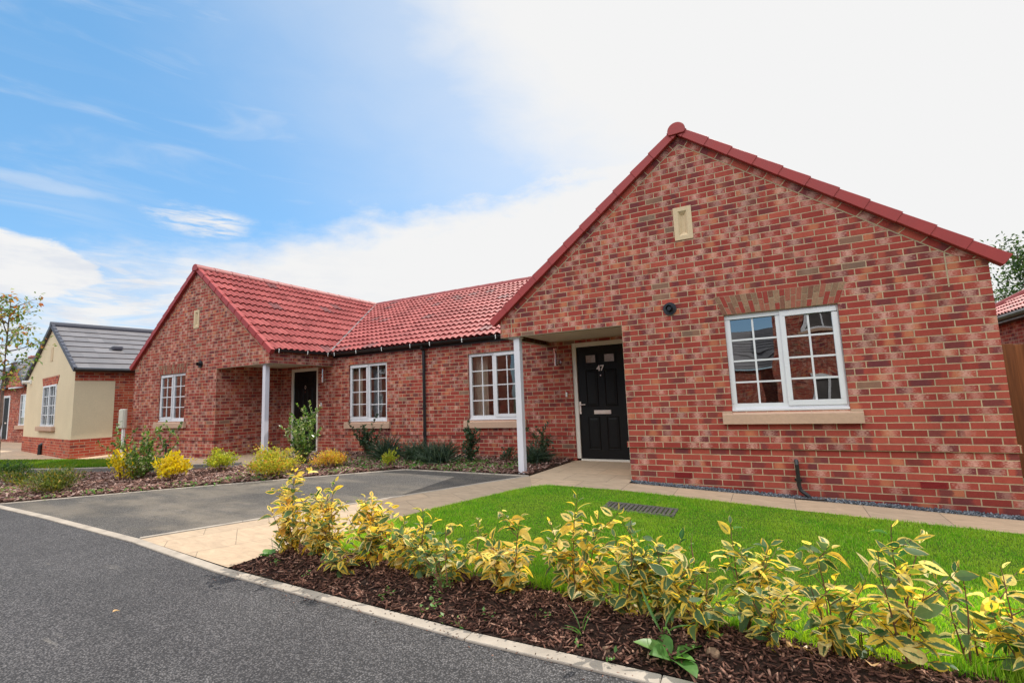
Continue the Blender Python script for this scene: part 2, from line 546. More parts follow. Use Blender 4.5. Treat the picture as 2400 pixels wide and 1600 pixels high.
M['post'] = simple('white_post_paint', (.62, .61, .65), .4, .45, var=.04, vs=3)
M['frame'] = simple('white_door_frame', (.70, .66, .58), .4, .4, var=.05, vs=3)
M['bar'] = simple('white_glazing_bar', (.66, .66, .67), .35, .4, var=.03)
M['soffit'] = simple('soffit_board', (.66, .60, .50), .6, .3, var=.06, vs=2)
M['lintel'] = simple('beam_underside', (.30, .25, .17), .7, .3, var=.25, vs=7)
M['black'] = simple('black_plastic', (.012, .012, .013), .35, .5, var=.2)
M['iron'] = simple('weathered_iron', (.105, .09, .085), .65, .4, var=.3, vs=14, bump=.002)
M['stone'] = render_mat('buff_cast_stone', (.50, .33, .235))
M['vent'] = render_mat('cream_cast_stone', (.60, .46, .29))
M['door'] = simple('black_door_skin', (.0065, .006, .0058), .5, .22, var=.25, vs=24, bump=.0012, bs=90)
M['chrome'] = simple('polished_steel', (.62, .57, .54), .2, .5, metal=1.0, var=.06)
M['nickel'] = simple('satin_metal_plate', (.74, .62, .55), .4, .5, metal=.35, var=.06)
M['glass'] = glass_mat('window_glass', refl=.09)
M['glass_front'] = glass_mat('front_window_glass', refl=.2, tint=(.5, .54, .55))
M['lampglass'] = glass_mat('lamp_glass', refl=.22, tint=(.95, .95, .95))
M['obscure'] = simple('obscured_door_glass', (.30, .22, .18), .1, .6, var=.35, vs=16)
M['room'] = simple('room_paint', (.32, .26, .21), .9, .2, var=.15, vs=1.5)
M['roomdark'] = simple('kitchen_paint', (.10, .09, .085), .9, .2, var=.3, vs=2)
M['fabric'] = simple('curtain_fabric', (.55, .46, .38), .9, .1, var=.12, vs=20)
M['fabric_grey'] = simple('grey_curtain_fabric', (.33, .34, .37), .9, .1, var=.25, vs=26)
M['orangewood'] = simple('orange_wood', (.55, .24, .06), .5, .4, var=.2)
M['airbrick'] = simple('red_plastic_grille', (.21, .010, .013), .5, .4, var=.1)
M['white'] = simple('white_plastic', (.74, .73, .70), .4, .4, var=.04)
M['road'] = asphalt_mat('road_asphalt', (.036, .034, .036), (.155, .145, .143), fine=.95)
M['drive'] = asphalt_mat('drive_asphalt', (.074, .067, .061), (.172, .157, .14), fine=1.1, warm=(.26, .215, .16))
M['kerb'] = simple('concrete_edging', (.33, .285, .235), .9, .2, var=.28, vs=5, bump=.002, bs=120)
M['pave'] = paving_mat('path_paving', rot=R(-57), sx=.6, sy=.6, off=(.1, .25))
M['pave2'] = paving_mat('porch_paving', rot=0, sx=.62, sy=.56, off=(.3, .18), tint=(.50, .375, .255))
M['soil'] = soil_mat('bed_soil', (.035, .019, .012), (.085, .045, .028))
M['soil_dark'] = soil_mat('dark_bed_soil', (.016, .009, .007), (.05, .026, .018))
M['turf'] = soil_mat('turf', (.06, .13, .01), (.13, .22, .02))
M['earth'] = soil_mat('earth', (.06, .07, .03), (.10, .10, .05))
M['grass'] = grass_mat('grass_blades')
M['grass_far'] = grass_mat('far_grass_blades', .42)
M['chip_dark'] = chip_mat('dark_bark_chip', [(0, (.030, .013, .009)), (.35, (.066, .028, .019)), (.65, (.12, .054, .036)), (.85, (.20, .095, .065)), (1, (.36, .21, .15))])
M['chip_pale'] = chip_mat('pale_bark_chip', [(0, (.09, .045, .035)), (.35, (.16, .08, .06)), (.7, (.25, .145, .115)), (1, (.40, .28, .24))])
M['slate'] = chip_mat('slate_gravel', [(0, (.045, .052, .062)), (.5, (.10, .115, .135)), (.85, (.17, .19, .215)), (1, (.30, .31, .33))], .8)
M['var_y'] = variegated_mat('variegated_yellow', .46, .12)
M['var_m'] = variegated_mat('variegated_mixed', .64, .0)
M['var_g'] = variegated_mat('variegated_green', .76)
M['twig'] = simple('brown_twig', (.16, .075, .045), .7, .3, var=.25, vs=60)
M['wood'] = simple('grey_brown_bark', (.15, .10, .075), .85, .2, var=.3, vs=25)
M['l_yellow'] = leaf_mat('bright_yellow_leaf', [(0, (.50, .36, .012)), (.6, (.62, .47, .015)), (1, (.42, .38, .03))])
M['l_lime'] = leaf_mat('lime_leaf', [(0, (.20, .26, .02)), (.5, (.33, .36, .03)), (.85, (.45, .42, .04)), (1, (.5, .3, .04))])
M['l_orange'] = leaf_mat('orange_yellow_leaf', [(0, (.36, .33, .03)), (.45, (.50, .36, .05)), (.75, (.52, .24, .05)), (1, (.36, .10, .04))])
M['l_limeorange'] = leaf_mat('lime_orange_leaf', [(0, (.17, .24, .02)), (.4, (.36, .37, .04)), (.75, (.48, .38, .05)), (1, (.50, .22, .04))])
M['l_green'] = leaf_mat('mid_green_leaf', [(0, (.035, .09, .025)), (.6, (.075, .15, .03)), (1, (.18, .24, .05))])
M['l_airy'] = leaf_mat('glossy_small_leaf', [(0, (.03, .085, .025)), (.5, (.08, .17, .03)), (.8, (.22, .30, .06)), (1, (.5, .5, .36))], rough=.3)
M['l_dark'] = leaf_mat('dark_green_leaf', [(0, (.014, .042, .022)), (.7, (.035, .08, .035)), (1, (.08, .13, .05))], trans=.2)
M['l_grey'] = leaf_mat('grey_green_leaf', [(0, (.025, .052, .034)), (.6, (.055, .095, .058)), (1, (.11, .15, .09))], trans=.2)
M['l_juniper'] = leaf_mat('olive_needle', [(0, (.03, .07, .012)), (.5, (.09, .13, .015)), (.8, (.19, .20, .02)), (1, (.30, .17, .02))], trans=.25)
M['l_weed'] = leaf_mat('weed_leaf', [(0, (.06, .16, .03)), (.6, (.11, .24, .05)), (1, (.2, .30, .09))])
M['l_tree'] = leaf_mat('street_tree_leaf', [(0, (.06, .12, .02)), (.5, (.14, .21, .04)), (.7, (.27, .27, .07)), (.84, (.38, .22, .05)), (.94, (.42, .13, .03)), (1, (.40, .08, .03))])
M['l_big'] = leaf_mat('garden_tree_leaf', [(0, (.016, .042, .012)), (.6, (.04, .08, .02)), (1, (.09, .14, .035))])
M['l_dry'] = leaf_mat('dry_leaf', [(0, (.45, .27, .12)), (.5, (.55, .36, .18)), (1, (.32, .14, .07))], trans=.2)
M['cream'] = render_mat('cream_render', (.66, .55, .37))
M['greytile'] = tile_mat('grey_flat_tile', [(0, (.135, .128, .132)), (1, (.18, .17, .174))], rough=.5, spec=.45, odd=.0)
M['greyverge'] = simple('grey_verge_cap', (.065, .068, .085), .55, .4, var=.1)
M['fence'] = wood_mat('brown_stained_timber', (.22, .075, .025))
M['box'] = simple('cream_grp_cabinet', (.58, .55, .46), .5, .35, var=.05, vs=2)
M['cover'] = simple('weathered_cover_metal', (.125, .112, .098), .8, .2, var=.45, vs=18, bump=.002)
M['cobble'] = simple('weathered_stone', (.17, .11, .07), .9, .2, var=.3, vs=18, bump=.004)

# ------------------------------------------------------------------ camera (solved from the brickwork)
F_PX, CX, CY, CZ = 1115.758, 1.7672, -6.5021, .7177
YAW, PITCH, ROLL = -.4947, .1180, -.0381
fw = Vector((math.sin(YAW) * math.cos(PITCH), math.cos(YAW) * math.cos(PITCH), math.sin(PITCH)))
r0 = Vector((math.cos(YAW), -math.sin(YAW), 0)); u0 = r0.cross(fw)
rt = r0 * math.cos(ROLL) + u0 * math.sin(ROLL); up = -r0 * math.sin(ROLL) + u0 * math.cos(ROLL)
cam = bpy.data.cameras.new('camera'); co = bpy.data.objects.new('camera', cam); COL.objects.link(co)
cam.sensor_width = 36; cam.lens = F_PX / 2400 * 36; cam.clip_start = .05; cam.clip_end = 3000
mx = Matrix((rt, up, -fw)).transposed().to_4x4(); mx.translation = (CX, CY, CZ)
co.matrix_world = mx
SC.camera = co

# ------------------------------------------------------------------ sun and sky
SUN_AZ, SUN_EL = R(16), R(51)          # azimuth measured from +Y towards +X
sd = Vector((math.sin(SUN_AZ) * math.cos(SUN_EL), math.cos(SUN_AZ) * math.cos(SUN_EL), math.sin(SUN_EL)))
sl = bpy.data.lights.new('sun', 'SUN'); so = bpy.data.objects.new('sun', sl); COL.objects.link(so)
sl.energy = 5.0; sl.angle = R(.53); sl.color = (1.0, .945, .86)
so.rotation_euler = sd.to_track_quat('Z', 'Y').to_euler(); so.location = (6, 14, 25)

W = bpy.data.worlds.new('World'); SC.world = W; W.use_nodes = True
w = NT(W.node_tree)
sky = w.n('ShaderNodeTexSky', sky_type='NISHITA', sun_disc=False)
sky.sun_elevation = SUN_EL; sky.sun_rotation = SUN_AZ
sky.air_density = 1.0; sky.dust_density = .6; sky.ozone_density = 1.6
D = w.vm('NORMALIZE', w.n('ShaderNodeTexCoord').outputs['Generated'])
dx, dy, dz = w.sep(D)
el = w.m('MULTIPLY', w.m('ARCSINE', dz), 180 / PI)
az = w.m('MULTIPLY', w.m('ARCTAN2', dx, dy), 180 / PI)
sdot = w.vm('DOT_PRODUCT', D, tuple(sd))
ang = w.m('MULTIPLY', w.m('ARCCOSINE', sdot), 180 / PI)
AE = w.xyz(w.m('MULTIPLY', az, .05), w.m('MULTIPLY', el, .12), 0.0)
nA = w.noise(AE, 1.5, 6, .58, .3)
nB = w.noise(w.vm('ADD', AE, (3.1, 7.7, 0)), 4.2, 6, .6, .2)
# thin white veil around the sun
veil = w.step(w.m('ADD', ang, w.m('MULTIPLY', w.m('SUBTRACT', nA, .5), 10)), 50, 30)
# bank of cloud low over the roofs, higher towards the sun
eb = w.m('ADD', 15.3, w.m('MULTIPLY', w.m('ADD', az, 62), .25))
e2 = w.m('ADD', w.m('SUBTRACT', el, eb), w.m('ADD', w.m('MULTIPLY', w.m('SUBTRACT', nA, .5), 9), w.m('MULTIPLY', w.m('SUBTRACT', nB, .5), 5)))
front = w.step(w.m('ABSOLUTE', w.m('SUBTRACT', az, -30)), 95, 70)
bank = w.m('MULTIPLY', w.step(e2, 3.6, -2.6), front)
thin = w.m('MULTIPLY', w.step(w.noise(w.vm('MULTIPLY', AE, (1, 2.4, 1)), 3.0, 5, .6, .5), .38, .62), w.m('SUBTRACT', 1.0, w.step(w.m('ADD', az, w.m('MULTIPLY', el, .6)), -64, -46)))
bank = w.m('MULTIPLY', bank, w.m('SUBTRACT', 1.0, w.m('MULTIPLY', thin, .62)))
# wisps
cir = w.noise(w.vm('MULTIPLY', w.vm('ADD', AE, (1.7, .3, 0)), (.8, 1.7, 1)), 1.5, 5, .55, .9)
wisp = w.m('MULTIPLY', w.step(cir, .44, .86), .36)
pale = w.m('MULTIPLY', w.step(w.m('ADD', ang, w.m('MULTIPLY', w.m('SUBTRACT', nA, .5), 10)), 66, 34), .50)
wisp = w.m('MAXIMUM', wisp, pale)
def puff(a0, e0, ra, re, amt, soft=1.0):
    q = w.m('ADD', w.m('POWER', w.m('DIVIDE', w.m('SUBTRACT', az, a0), ra), 2.0), w.m('POWER', w.m('DIVIDE', w.m('SUBTRACT', el, e0), re), 2.0))
    q = w.m('ADD', q, w.m('MULTIPLY', w.m('SUBTRACT', nB, .5), 1.6))
    return w.m('MULTIPLY', w.step(q, 1.0, 1.0 - soft), amt)
p1 = puff(-76.0, 12.4, 6.8, 3.2, 1.0, .4)      # cumulus low on the left
p2 = w.m('MULTIPLY', puff(-62.0, 18.8, 5.6, 1.9, .95, .98), w.step(w.noise(w.vm('MULTIPLY', AE, (1, 3, 1)), 6.0, 5, .6, .6), .28, .62))      # small streak above the far gable
p3 = puff(-74, 19.6, 7, .8, .35, .95)
cl = w.m('MAXIMUM', w.m('MAXIMUM', veil, bank), w.m('MAXIMUM', w.m('MAXIMUM', p1, p2), w.m('MAXIMUM', p3, wisp)))
up_ = w.step(el, -6, 2)
cl = w.m('MULTIPLY', cl, up_)
# cloud tone: white, greyer in the folds
fold = w.step(w.noise(w.vm('ADD', w.vm('MULTIPLY', AE, (1, 1.4, 1)), (0, .25, 0)), 3.4, 6, .6), .40, .66)
shade = w.m('MULTIPLY', fold, w.step(ang, 55, 78))
ccol = w.mix(w.m('MULTIPLY', shade, .7), (.905, .905, .905), (.70, .75, .84))
bg1 = w.n('ShaderNodeBackground'); w.t.links.new(sky.outputs[0], bg1.inputs[0]); bg1.inputs[1].default_value = .115
haze = w.n('ShaderNodeBackground'); haze.inputs[0].default_value = (.12, .53, 1.0, 1); haze.inputs[1].default_value = .42
addb = w.n('ShaderNodeAddShader'); w.t.links.new(bg1.outputs[0], addb.inputs[0]); w.t.links.new(haze.outputs[0], addb.inputs[1])
bg2 = w.n('ShaderNodeBackground'); w.t.links.new(ccol, bg2.inputs[0]); bg2.inputs[1].default_value = 1.0
wm = w.mixs(cl, addb.outputs[0], bg2.outputs[0])
# unseen bright cloud added behind the camera to lighten the shaded front walls
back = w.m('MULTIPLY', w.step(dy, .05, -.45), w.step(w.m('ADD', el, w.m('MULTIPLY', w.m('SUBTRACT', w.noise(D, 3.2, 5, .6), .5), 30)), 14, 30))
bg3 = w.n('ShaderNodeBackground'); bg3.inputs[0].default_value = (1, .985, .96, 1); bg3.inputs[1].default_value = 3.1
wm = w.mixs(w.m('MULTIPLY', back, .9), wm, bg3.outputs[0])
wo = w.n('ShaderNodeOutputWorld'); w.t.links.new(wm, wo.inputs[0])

SC.view_settings.view_transform = 'Standard'; SC.view_settings.look = 'None'
SC.view_settings.exposure = 0; SC.view_settings.gamma = 1
SC.render.engine = 'CYCLES'
SC.cycles.use_denoising = True
SC.cycles.max_bounces = 7; SC.cycles.transparent_max_bounces = 12
SC.cycles.sample_clamp_indirect = 6


# ------------------------------------------------------------------ ground
def G(x, y):
    b = -.448 - .044 * x if x > 0 else -.448 + .045 * clamp(-x / 9.6, 0, 1) - .02 * clamp((-x - 9.6) / 6, 0, 1)
    if x > 8: b = -.80
    r = -.57 - .02 * clamp(x, 0, 6)
    t = clamp(-y / 4., 0, 1)
    z = b * (1 - t) + r * t
    if y < -4: z -= .012 * min(-4 - y, 8)
    return z


def sheet(name, poly, dz, m, res=.5, kind='structure', hfun=None, parent=None):
    bm = bmesh.new()
    vs = [bm.verts.new((x, y, 0)) for x, y in poly]
    bm.faces.new(vs)
    xs = [p[0] for p in poly]; ys = [p[1] for p in poly]
    for ax, lo, hi in ((0, min(xs), max(xs)), (1, min(ys), max(ys))):
        k = math.ceil(lo / res) * res
        while k < hi - 1e-6:
            pc = (k, 0, 0) if ax == 0 else (0, k, 0); pn = (1, 0, 0) if ax == 0 else (0, 1, 0)
            bmesh.ops.bisect_plane(bm, geom=bm.verts[:] + bm.edges[:] + bm.faces[:], plane_co=pc, plane_no=pn, dist=1e-5)
            k += res
    bmesh.ops.triangulate(bm, faces=bm.faces[:])
    for v in bm.verts:
        v.co.z = G(v.co.x, v.co.y) + dz + (hfun(v.co.x, v.co.y) if hfun else 0)
    bmesh.ops.recalc_face_normals(bm, faces=bm.faces[:])
    for f in bm.faces:
        f.smooth = True
    if sum(f.normal.z for f in bm.faces) < 0:
        bmesh.ops.reverse_faces(bm, faces=bm.faces[:])
    me = bpy.data.meshes.new(name); bm.to_mesh(me); bm.free()
    me.materials.append(m)
    o = bpy.data.objects.new(name, me); COL.objects.link(o)
    if kind: o['kind'] = kind
    ORG[o.name] = (0, 0, 0)
    return o


def strip(name, pts, wd, dz, m, joint=.9):
    """flush concrete edging laid along pts in short lengths"""
    mb = MB()
    for (x0, y0), (x1, y1) in zip(pts[:-1], pts[1:]):
        L = math.hypot(x1 - x0, y1 - y0); n = max(1, round(L / joint))
        tx, ty = (x1 - x0) / L, (y1 - y0) / L; nx, ny = -ty * wd / 2, tx * wd / 2
        for i in range(n):
            a = i / n * L + .002; b = (i + 1) / n * L - .002
            P = []
            for s_, (ox, oy) in ((a, (-nx, -ny)), (b, (-nx, -ny)), (b, (nx, ny)), (a, (nx, ny))):
                x, y = x0 + tx * s_ + ox, y0 + ty * s_ + oy
                P.append((x, y, G(x, y) - .06))
            top = [(x, y, z + .06 + dz) for x, y, z in P]
            mb.face(top)
            for k in range(4):
                j = (k + 1) % 4
                mb.face([P[k], P[j], top[j], top[k]])
    o = mb.build(name, m, bevel=.004)
    o['kind'] = 'structure'
    return o


big = MB(); gx = [-900, -60, -30, -14, 0, 8, 30, 900]; gy = [-900, -30, -12, -4, 0, 12, 40, 900]
for i in range(7):
    for j in range(7):
        q = [(gx[i], gy[j]), (gx[i + 1], gy[j]), (gx[i + 1], gy[j + 1]), (gx[i], gy[j + 1])]
        big.face([(x, y, min(G(clamp(x, -30, 9), clamp(y, -12, 12)) - .10, -.62) - .06) for x, y in q])
big.build('ground', M['earth'])['kind'] = 'structure'

sheet('road', [(-40, -3.7), (-14, -3.78), (-8.3, -3.84), (-4, -3.95), (-2.2, -4.14), (0, -4.20), (1.2, -4.14), (3, -4.08), (9, -4.0), (9, -11.5), (-40, -11.5)], 0.0, M['road'])
KP = [(-22, -3.68), (-14, -3.74), (-8.29, -3.83), (-6.4, -3.86), (-3.97, -3.955), (-2.27, -4.12), (-1.05, -4.16), (.18, -4.195), (1.2, -4.14), (3, -4.08), (9, -4.0)]
strip('kerb', KP, .085, .012, M['kerb'])
DL0, DL1, DR0, DR1 = (-8.45, -3.79), (-3.86, -.08), (-4.05, -3.90), (-1.52, -.06)
sheet('driveway', [DL0, DR0, DR1, DL1], .004, M['drive'])
strip('drive_edging', [DL0, DL1], .05, .016, M['kerb'])
strip('drive_edging', [DL1, DR1], .05, .016, M['kerb'])
strip('drive_edging', [DR1, DR0], .05, .014, M['kerb'])
sheet('footpath', [(-4.0, -3.91), (-2.26, -4.06), (-2.22, -3.5), (-1.78, -2.10), (-1.32, -1.0), (-1.14, -.70), (-1.5, -.05)], .008, M['pave'])
sheet('footpath', [(-1.5, -.05), (-1.14, -.70), (-.98, -.575), (-.8, -.56), (2.5, -.72), (9, -.78), (9, -.15), (0, -.15), (0, 1.69), (-1.44, 1.69)], .008, M['pave2'])
LAWN = [(-2.16, -3.46), (-1.74, -2.08), (-1.29, -1.0), (-1.12, -.71), (-.97, -.585), (-.8, -.57), (2.5, -.73), (9, -.79), (9, -3.62), (1.4, -3.56), (-.8, -3.50)]
sheet('lawn', LAWN, .014, M['turf'])
hb = lambda x, y: .045 * math.exp(-((y + 3.78) / .16) ** 2) * clamp((x + 2.2) / .3, 0, 1)
BEDF = [(-2.20, -4.07), (-1.05, -4.11), (.18, -4.145), (1.2, -4.09), (3, -4.03), (9, -3.95), (9, -3.56), (1.4, -3.50), (-.8, -3.44), (-2.18, -3.40)]
sheet('planting_bed', BEDF, .010, M['soil_dark'], .1, hfun=hb)
BEDL = [(-14, -3.69), (-8.48, -3.74), (-3.87, -.04), (-1.53, -.02), (-1.46, 1.69), (-7.72, 1.69), (-7.6, .6), (-7.4, -.45), (-8.43, -1.45), (-11.14, -2.1), (-14, -2.9)]
sheet('planting_bed', BEDL, .012, M['soil'], .4)
sheet('footpath', [(-40, -3.6), (-14.3, -3.70), (-14.1, -2.95), (-8.43, -1.47), (-7.42, -.45), (-7.62, .6), (-7.74, 1.69), (-9.64, 1.69), (-9.64, 0), (-13.45, 0), (-13.45, 6), (-40, 6)], .0, M['pave2'])
sheet('driveway', [(-30, -3.72), (-14.2, -3.76), (-14, -2.9), (-11.14, -2.1), (-8.43, -1.46), (-7.42, -.46), (-8.15, -.30), (-9.4, -.82), (-11.0, -1.38), (-12.25, -1.78), (-14, -2.14), (-30, -3.0)], .006, M['drive'])
strip('drive_edging', [(-8.15, -.28), (-9.4, -.80), (-11.0, -1.36), (-12.25, -1.76), (-14, -2.12), (-22, -2.6)], .07, .02, M['kerb'])
LAWN2 = [(-10.3, -1.02), (-11.0, -1.28), (-12.25, -1.68), (-14, -2.05), (-22, -2.5), (-22, -2.2), (-17.2, -1.5), (-13.0, -.72), (-10.4, -.55)]
sheet('lawn', LAWN2, .012, M['turf'])

rng = np.random.default_rng(7)


def inpoly(P, poly):
    x, y = P[:, 0], P[:, 1]; c = np.zeros(len(P), bool); n = len(poly)
    for i in range(n):
        x0, y0 = poly[i]; x1, y1 = poly[(i + 1) % n]
        k = ((y0 > y) != (y1 > y)) & (x < (x1 - x0) * (y - y0) / ((y1 - y0) or 1e-9) + x0)
        c ^= k
    return c


def scatter(poly, n, box=None):
    xs = [p[0] for p in poly]; ys = [p[1] for p in poly]
    b = box or (min(xs), max(xs), min(ys), max(ys))
    out = []
    tot = 0
    while tot < n:
        P = np.c_[rng.uniform(b[0], b[1], n), rng.uniform(b[2], b[3], n)]
        P = P[inpoly(P, poly)]; out.append(P); tot += len(P)
    return np.concatenate(out)[:n]


Gv = lambda P: np.array([G(x, y) for x, y in P])


def blades(name, P, z, h, wd, m, lean=.5):
    n = len(P)
    a = rng.uniform(0, 2 * PI, n); b = a + rng.normal(0, .6, n) + PI / 2
    ll = np.abs(rng.normal(0, lean, n)) * h
    sx, sy = np.cos(a) * wd / 2, np.sin(a) * wd / 2
    lx, ly = np.cos(b) * ll, np.sin(b) * ll
    V = np.zeros((n, 5, 3), np.float32)
    V[:, 0] = np.c_[P[:, 0] - sx, P[:, 1] - sy, z]; V[:, 1] = np.c_[P[:, 0] + sx, P[:, 1] + sy, z]
    V[:, 2] = np.c_[P[:, 0] + sx * .8 + lx * .35, P[:, 1] + sy * .8 + ly * .35, z + h * .6]
    V[:, 3] = np.c_[P[:, 0] - sx * .8 + lx * .35, P[:, 1] - sy * .8 + ly * .35, z + h * .6]
    V[:, 4] = np.c_[P[:, 0] + lx, P[:, 1] + ly, z + h]
    i = np.arange(n)[:, None] * 5
    uv = np.tile(np.array([[0, 0], [1, 0], [1, .6], [0, .6], [.5, 1]], np.float32), (n, 1))
    return np_mesh(name, V.reshape(-1, 3), i + np.array([[0, 1, 2, 3]]), i + np.array([[3, 2, 4]]), m, uv)


GR = (.06, .80, -1.50, -1.20)       # inspection cover in the lawn
P = scatter(LAWN, 230000, (-2.2, 5.6, -3.64, -.55))
P = P[~((((P[:, 0] - .44) / .35) ** 4 + ((P[:, 1] + 1.345) / .135) ** 4 < 1 + .5 * np.sin(P[:, 0] * 31) * np.sin(P[:, 1] * 47 + P[:, 0] * 9)))]
h = rng.uniform(.014, .030, len(P)) * (1 + .25 * np.sin(P[:, 0] * 3.1 + np.cos(P[:, 1] * 4)))
edge = np.exp(-np.maximum(0, P[:, 1] + 3.5) / .1)
h = h * (1 + 3.2 * edge * rng.uniform(0, 1, len(P)) ** 2)
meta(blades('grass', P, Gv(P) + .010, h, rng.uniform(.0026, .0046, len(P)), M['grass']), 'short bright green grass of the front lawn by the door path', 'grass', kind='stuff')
P = scatter(LAWN2, 26000, (-18, -10.2, -2.5, -.5))
meta(blades('grass', P, Gv(P) + .01, rng.uniform(.03, .06, len(P)), rng.uniform(.008, .014, len(P)), M['grass_far']), 'narrow strip of grass beyond the far driveway', 'grass', kind='stuff')


def chips(name, P, z, L, Wd, T, m, tilt=.35):
    n = len(P)
    a = rng.uniform(0, 2 * PI, n); p = rng.normal(0, tilt, n); q = rng.normal(0, tilt * 1.3, n)
    ca, sa = np.cos(a), np.sin(a)
    ex = np.c_[ca * np.cos(p), sa * np.cos(p), np.sin(p)]
    ey0 = np.c_[-sa, ca, np.zeros(n)]; ez0 = np.cross(ex, ey0)
    ey = ey0 * np.cos(q)[:, None] + ez0 * np.sin(q)[:, None]; ez = np.cross(ex, ey)
    V = np.zeros((n, 8, 3), np.float32)
    cs = [(-1, -1, -1), (1, -1, -1), (1, 1, -1), (-1, 1, -1), (-1, -1, 1), (1, -1, 1), (1, 1, 1), (-1, 1, 1)]
    C = np.c_[P, z]
    for k, (i, j, l) in enumerate(cs):
        jt = rng.uniform(.5, 1.0, (n, 3)) * .5
        V[:, k] = C + ex * (i * jt[:, :1] * L[:, None]) + ey * (j * jt[:, 1:2] * Wd[:, None]) + ez * (l * jt[:, 2:] * T[:, None])
    i = (np.arange(n)[:, None] * 8)
    Q = np.concatenate([i + np.array([f]) for f in ((0, 3, 2, 1), (4, 5, 6, 7), (0, 1, 5, 4), (1, 2, 6, 5), (2, 3, 7, 6), (3, 0, 4, 7))])
    return np_mesh(name, V.reshape(-1, 3), Q, None, m)


P = scatter(BEDF, 9500, (-2.2, 3.6, -4.17, -3.40))
hz_ = np.array([hb(x, y) for x, y in P])
n = len(P)
meta(chips('bark_mulch', P, Gv(P) + .012 + hz_ + rng.uniform(0, .016, n), np.abs(rng.normal(.030, .018, n)) + .012, rng.uniform(.005, .015, n), rng.uniform(.003, .009, n), M['chip_dark']),
     'dark brown shredded bark mulch in the front bed beside the road', 'mulch', kind='stuff')
P = np.c_[rng.uniform(-2.1, 1.6, 150), -4.16 - np.abs(rng.normal(0, .07, 150))]
P[:, 1] += np.where(P[:, 0] < -1.4, .05, 0); n = len(P)
meta(chips('spilled_bark', P, Gv(P) + .012, rng.uniform(.006, .02, n), rng.uniform(.003, .007, n), rng.uniform(.002, .004, n), M['chip_dark'], .15),
     'crumbs of bark spilled over the pale kerb onto the road edge', 'mulch', kind='stuff')
P = scatter(BEDL, 15000, (-13.5, -1.5, -3.7, 1.69))
P = P[(P[:, 1] < .2) | (rng.uniform(0, 1, len(P)) < .5)]
n = len(P)
meta(chips('bark_mulch', P, Gv(P) + .02 + rng.uniform(0, .03, n), rng.uniform(.04, .10, n), rng.uniform(.02, .045, n), rng.uniform(.008, .02, n), M['chip_pale']),
     'pinkish brown bark mulch in the wide bed between the two driveways', 'mulch', kind='stuff')
P = np.c_[rng.uniform(.0, 5.5, 5200), rng.uniform(-.15, 0.0, 5200)]
P[:, 1] = np.where(P[:, 0] < .18, np.maximum(P[:, 1], -P[:, 0] * .8 - .01), P[:, 1])
n = len(P)
meta(chips('slate_gravel', P, Gv(P) + rng.uniform(0, .02, n), rng.uniform(.012, .026, n), rng.uniform(.010, .022, n), rng.uniform(.008, .018, n), M['slate'], 1.0),
     'blue grey slate chippings along the foot of the gable wall', 'gravel', kind='stuff')

# ------------------------------------------------------------------ bungalows
XM, XL, XR, DD = -4.818, -1.942, 3.814, 1.69
AX, ZE, ZA = .936, 1.92, 4.15
ZS = 1.667
SL = (ZA - ZE) / (AX - XL)            # wing roof slope
TO = .06                               # tile bed above the wall head
RY, RZ = 6.12, ZA + TO
EY, EZ = 1.60, 1.955                   # main eave


def wall_y(mb, y, x0, x1, z0, z1, holes, reveal=.10, back=False):
    xs = sorted({x0, x1, *[h[0] for h in holes], *[h[1] for h in holes]})
    zs = sorted({z0, z1, *[h[2] for h in holes], *[h[3] for h in holes]})
    for a, b in zip(xs[:-1], xs[1:]):
        for c, d in zip(zs[:-1], zs[1:]):
            mx_, mz_ = (a + b) / 2, (c + d) / 2
            if any(h[0] < mx_ < h[1] and h[2] < mz_ < h[3] for h in holes): continue
            mb.face([(a, y, c), (b, y, c), (b, y, d), (a, y, d)])
    for a, b, c, d in holes:
        r = y + reveal
        mb.face([(a, y, c), (a, y, d), (a, r, d), (a, r, c)])
        mb.face([(b, y, d), (b, y, c), (b, r, c), (b, r, d)])
        mb.face([(a, y, d), (b, y, d), (b, r, d), (a, r, d)])
        mb.face([(b, y, c), (a, y, c), (a, r, c), (b, r, c)])


def pantile(mb, o, eu, es, nn, LU, LS, gauge=.335, per=.15, amp=.040, seed=1, trim=None):
    rnd = random.Random(seed)
    o, eu, es, nn = Vector(o), Vector(eu).normalized(), Vector(es).normalized(), Vector(nn).normalized()
    K = 6; nu = int(round(LU / per)) * K
    prof = []
    for i in range(nu + 1):
        u = LU * i / nu; f = (i % K) / K
        prof.append((u, amp * (.5 - .5 * math.cos(2 * PI * f)) ** .8))
    k = 0; s0 = 0.0
    while s0 < LS - .02:
        s1 = min(s0 + gauge + .03, LS)
        j = {}
        for c in range(int(LU / (per * 2)) + 2): j[c] = rnd.uniform(-.004, .005)
        rows = []
        for s_, lift in ((s0 + .045, -.004), (s0, .046), (s1, .008)):
            rows.append([(o + eu * u + es * s_ + nn * (lift + (h_ if lift > 0 else h_ * .9) + (j[int(u / (per * 2) + .001)] if lift > .02 else 0)), u, s_) for u, h_ in prof])
        for a, b in ((0, 1), (1, 2)):
            for i in range(nu):
                p, q, r_, t_ = rows[a][i], rows[a][i + 1], rows[b][i + 1], rows[b][i]
                if trim and trim((p[0] + q[0] + r_[0] + t_[0]) / 4): continue
                sv = s0 + .02
                mb.face([p[0], q[0], r_[0], t_[0]], [(p[1] + .001, sv), (q[1] - .001, sv), (q[1] - .001, sv + .1), (p[1] + .001, sv + .1)])
        s0 += gauge; k += 1


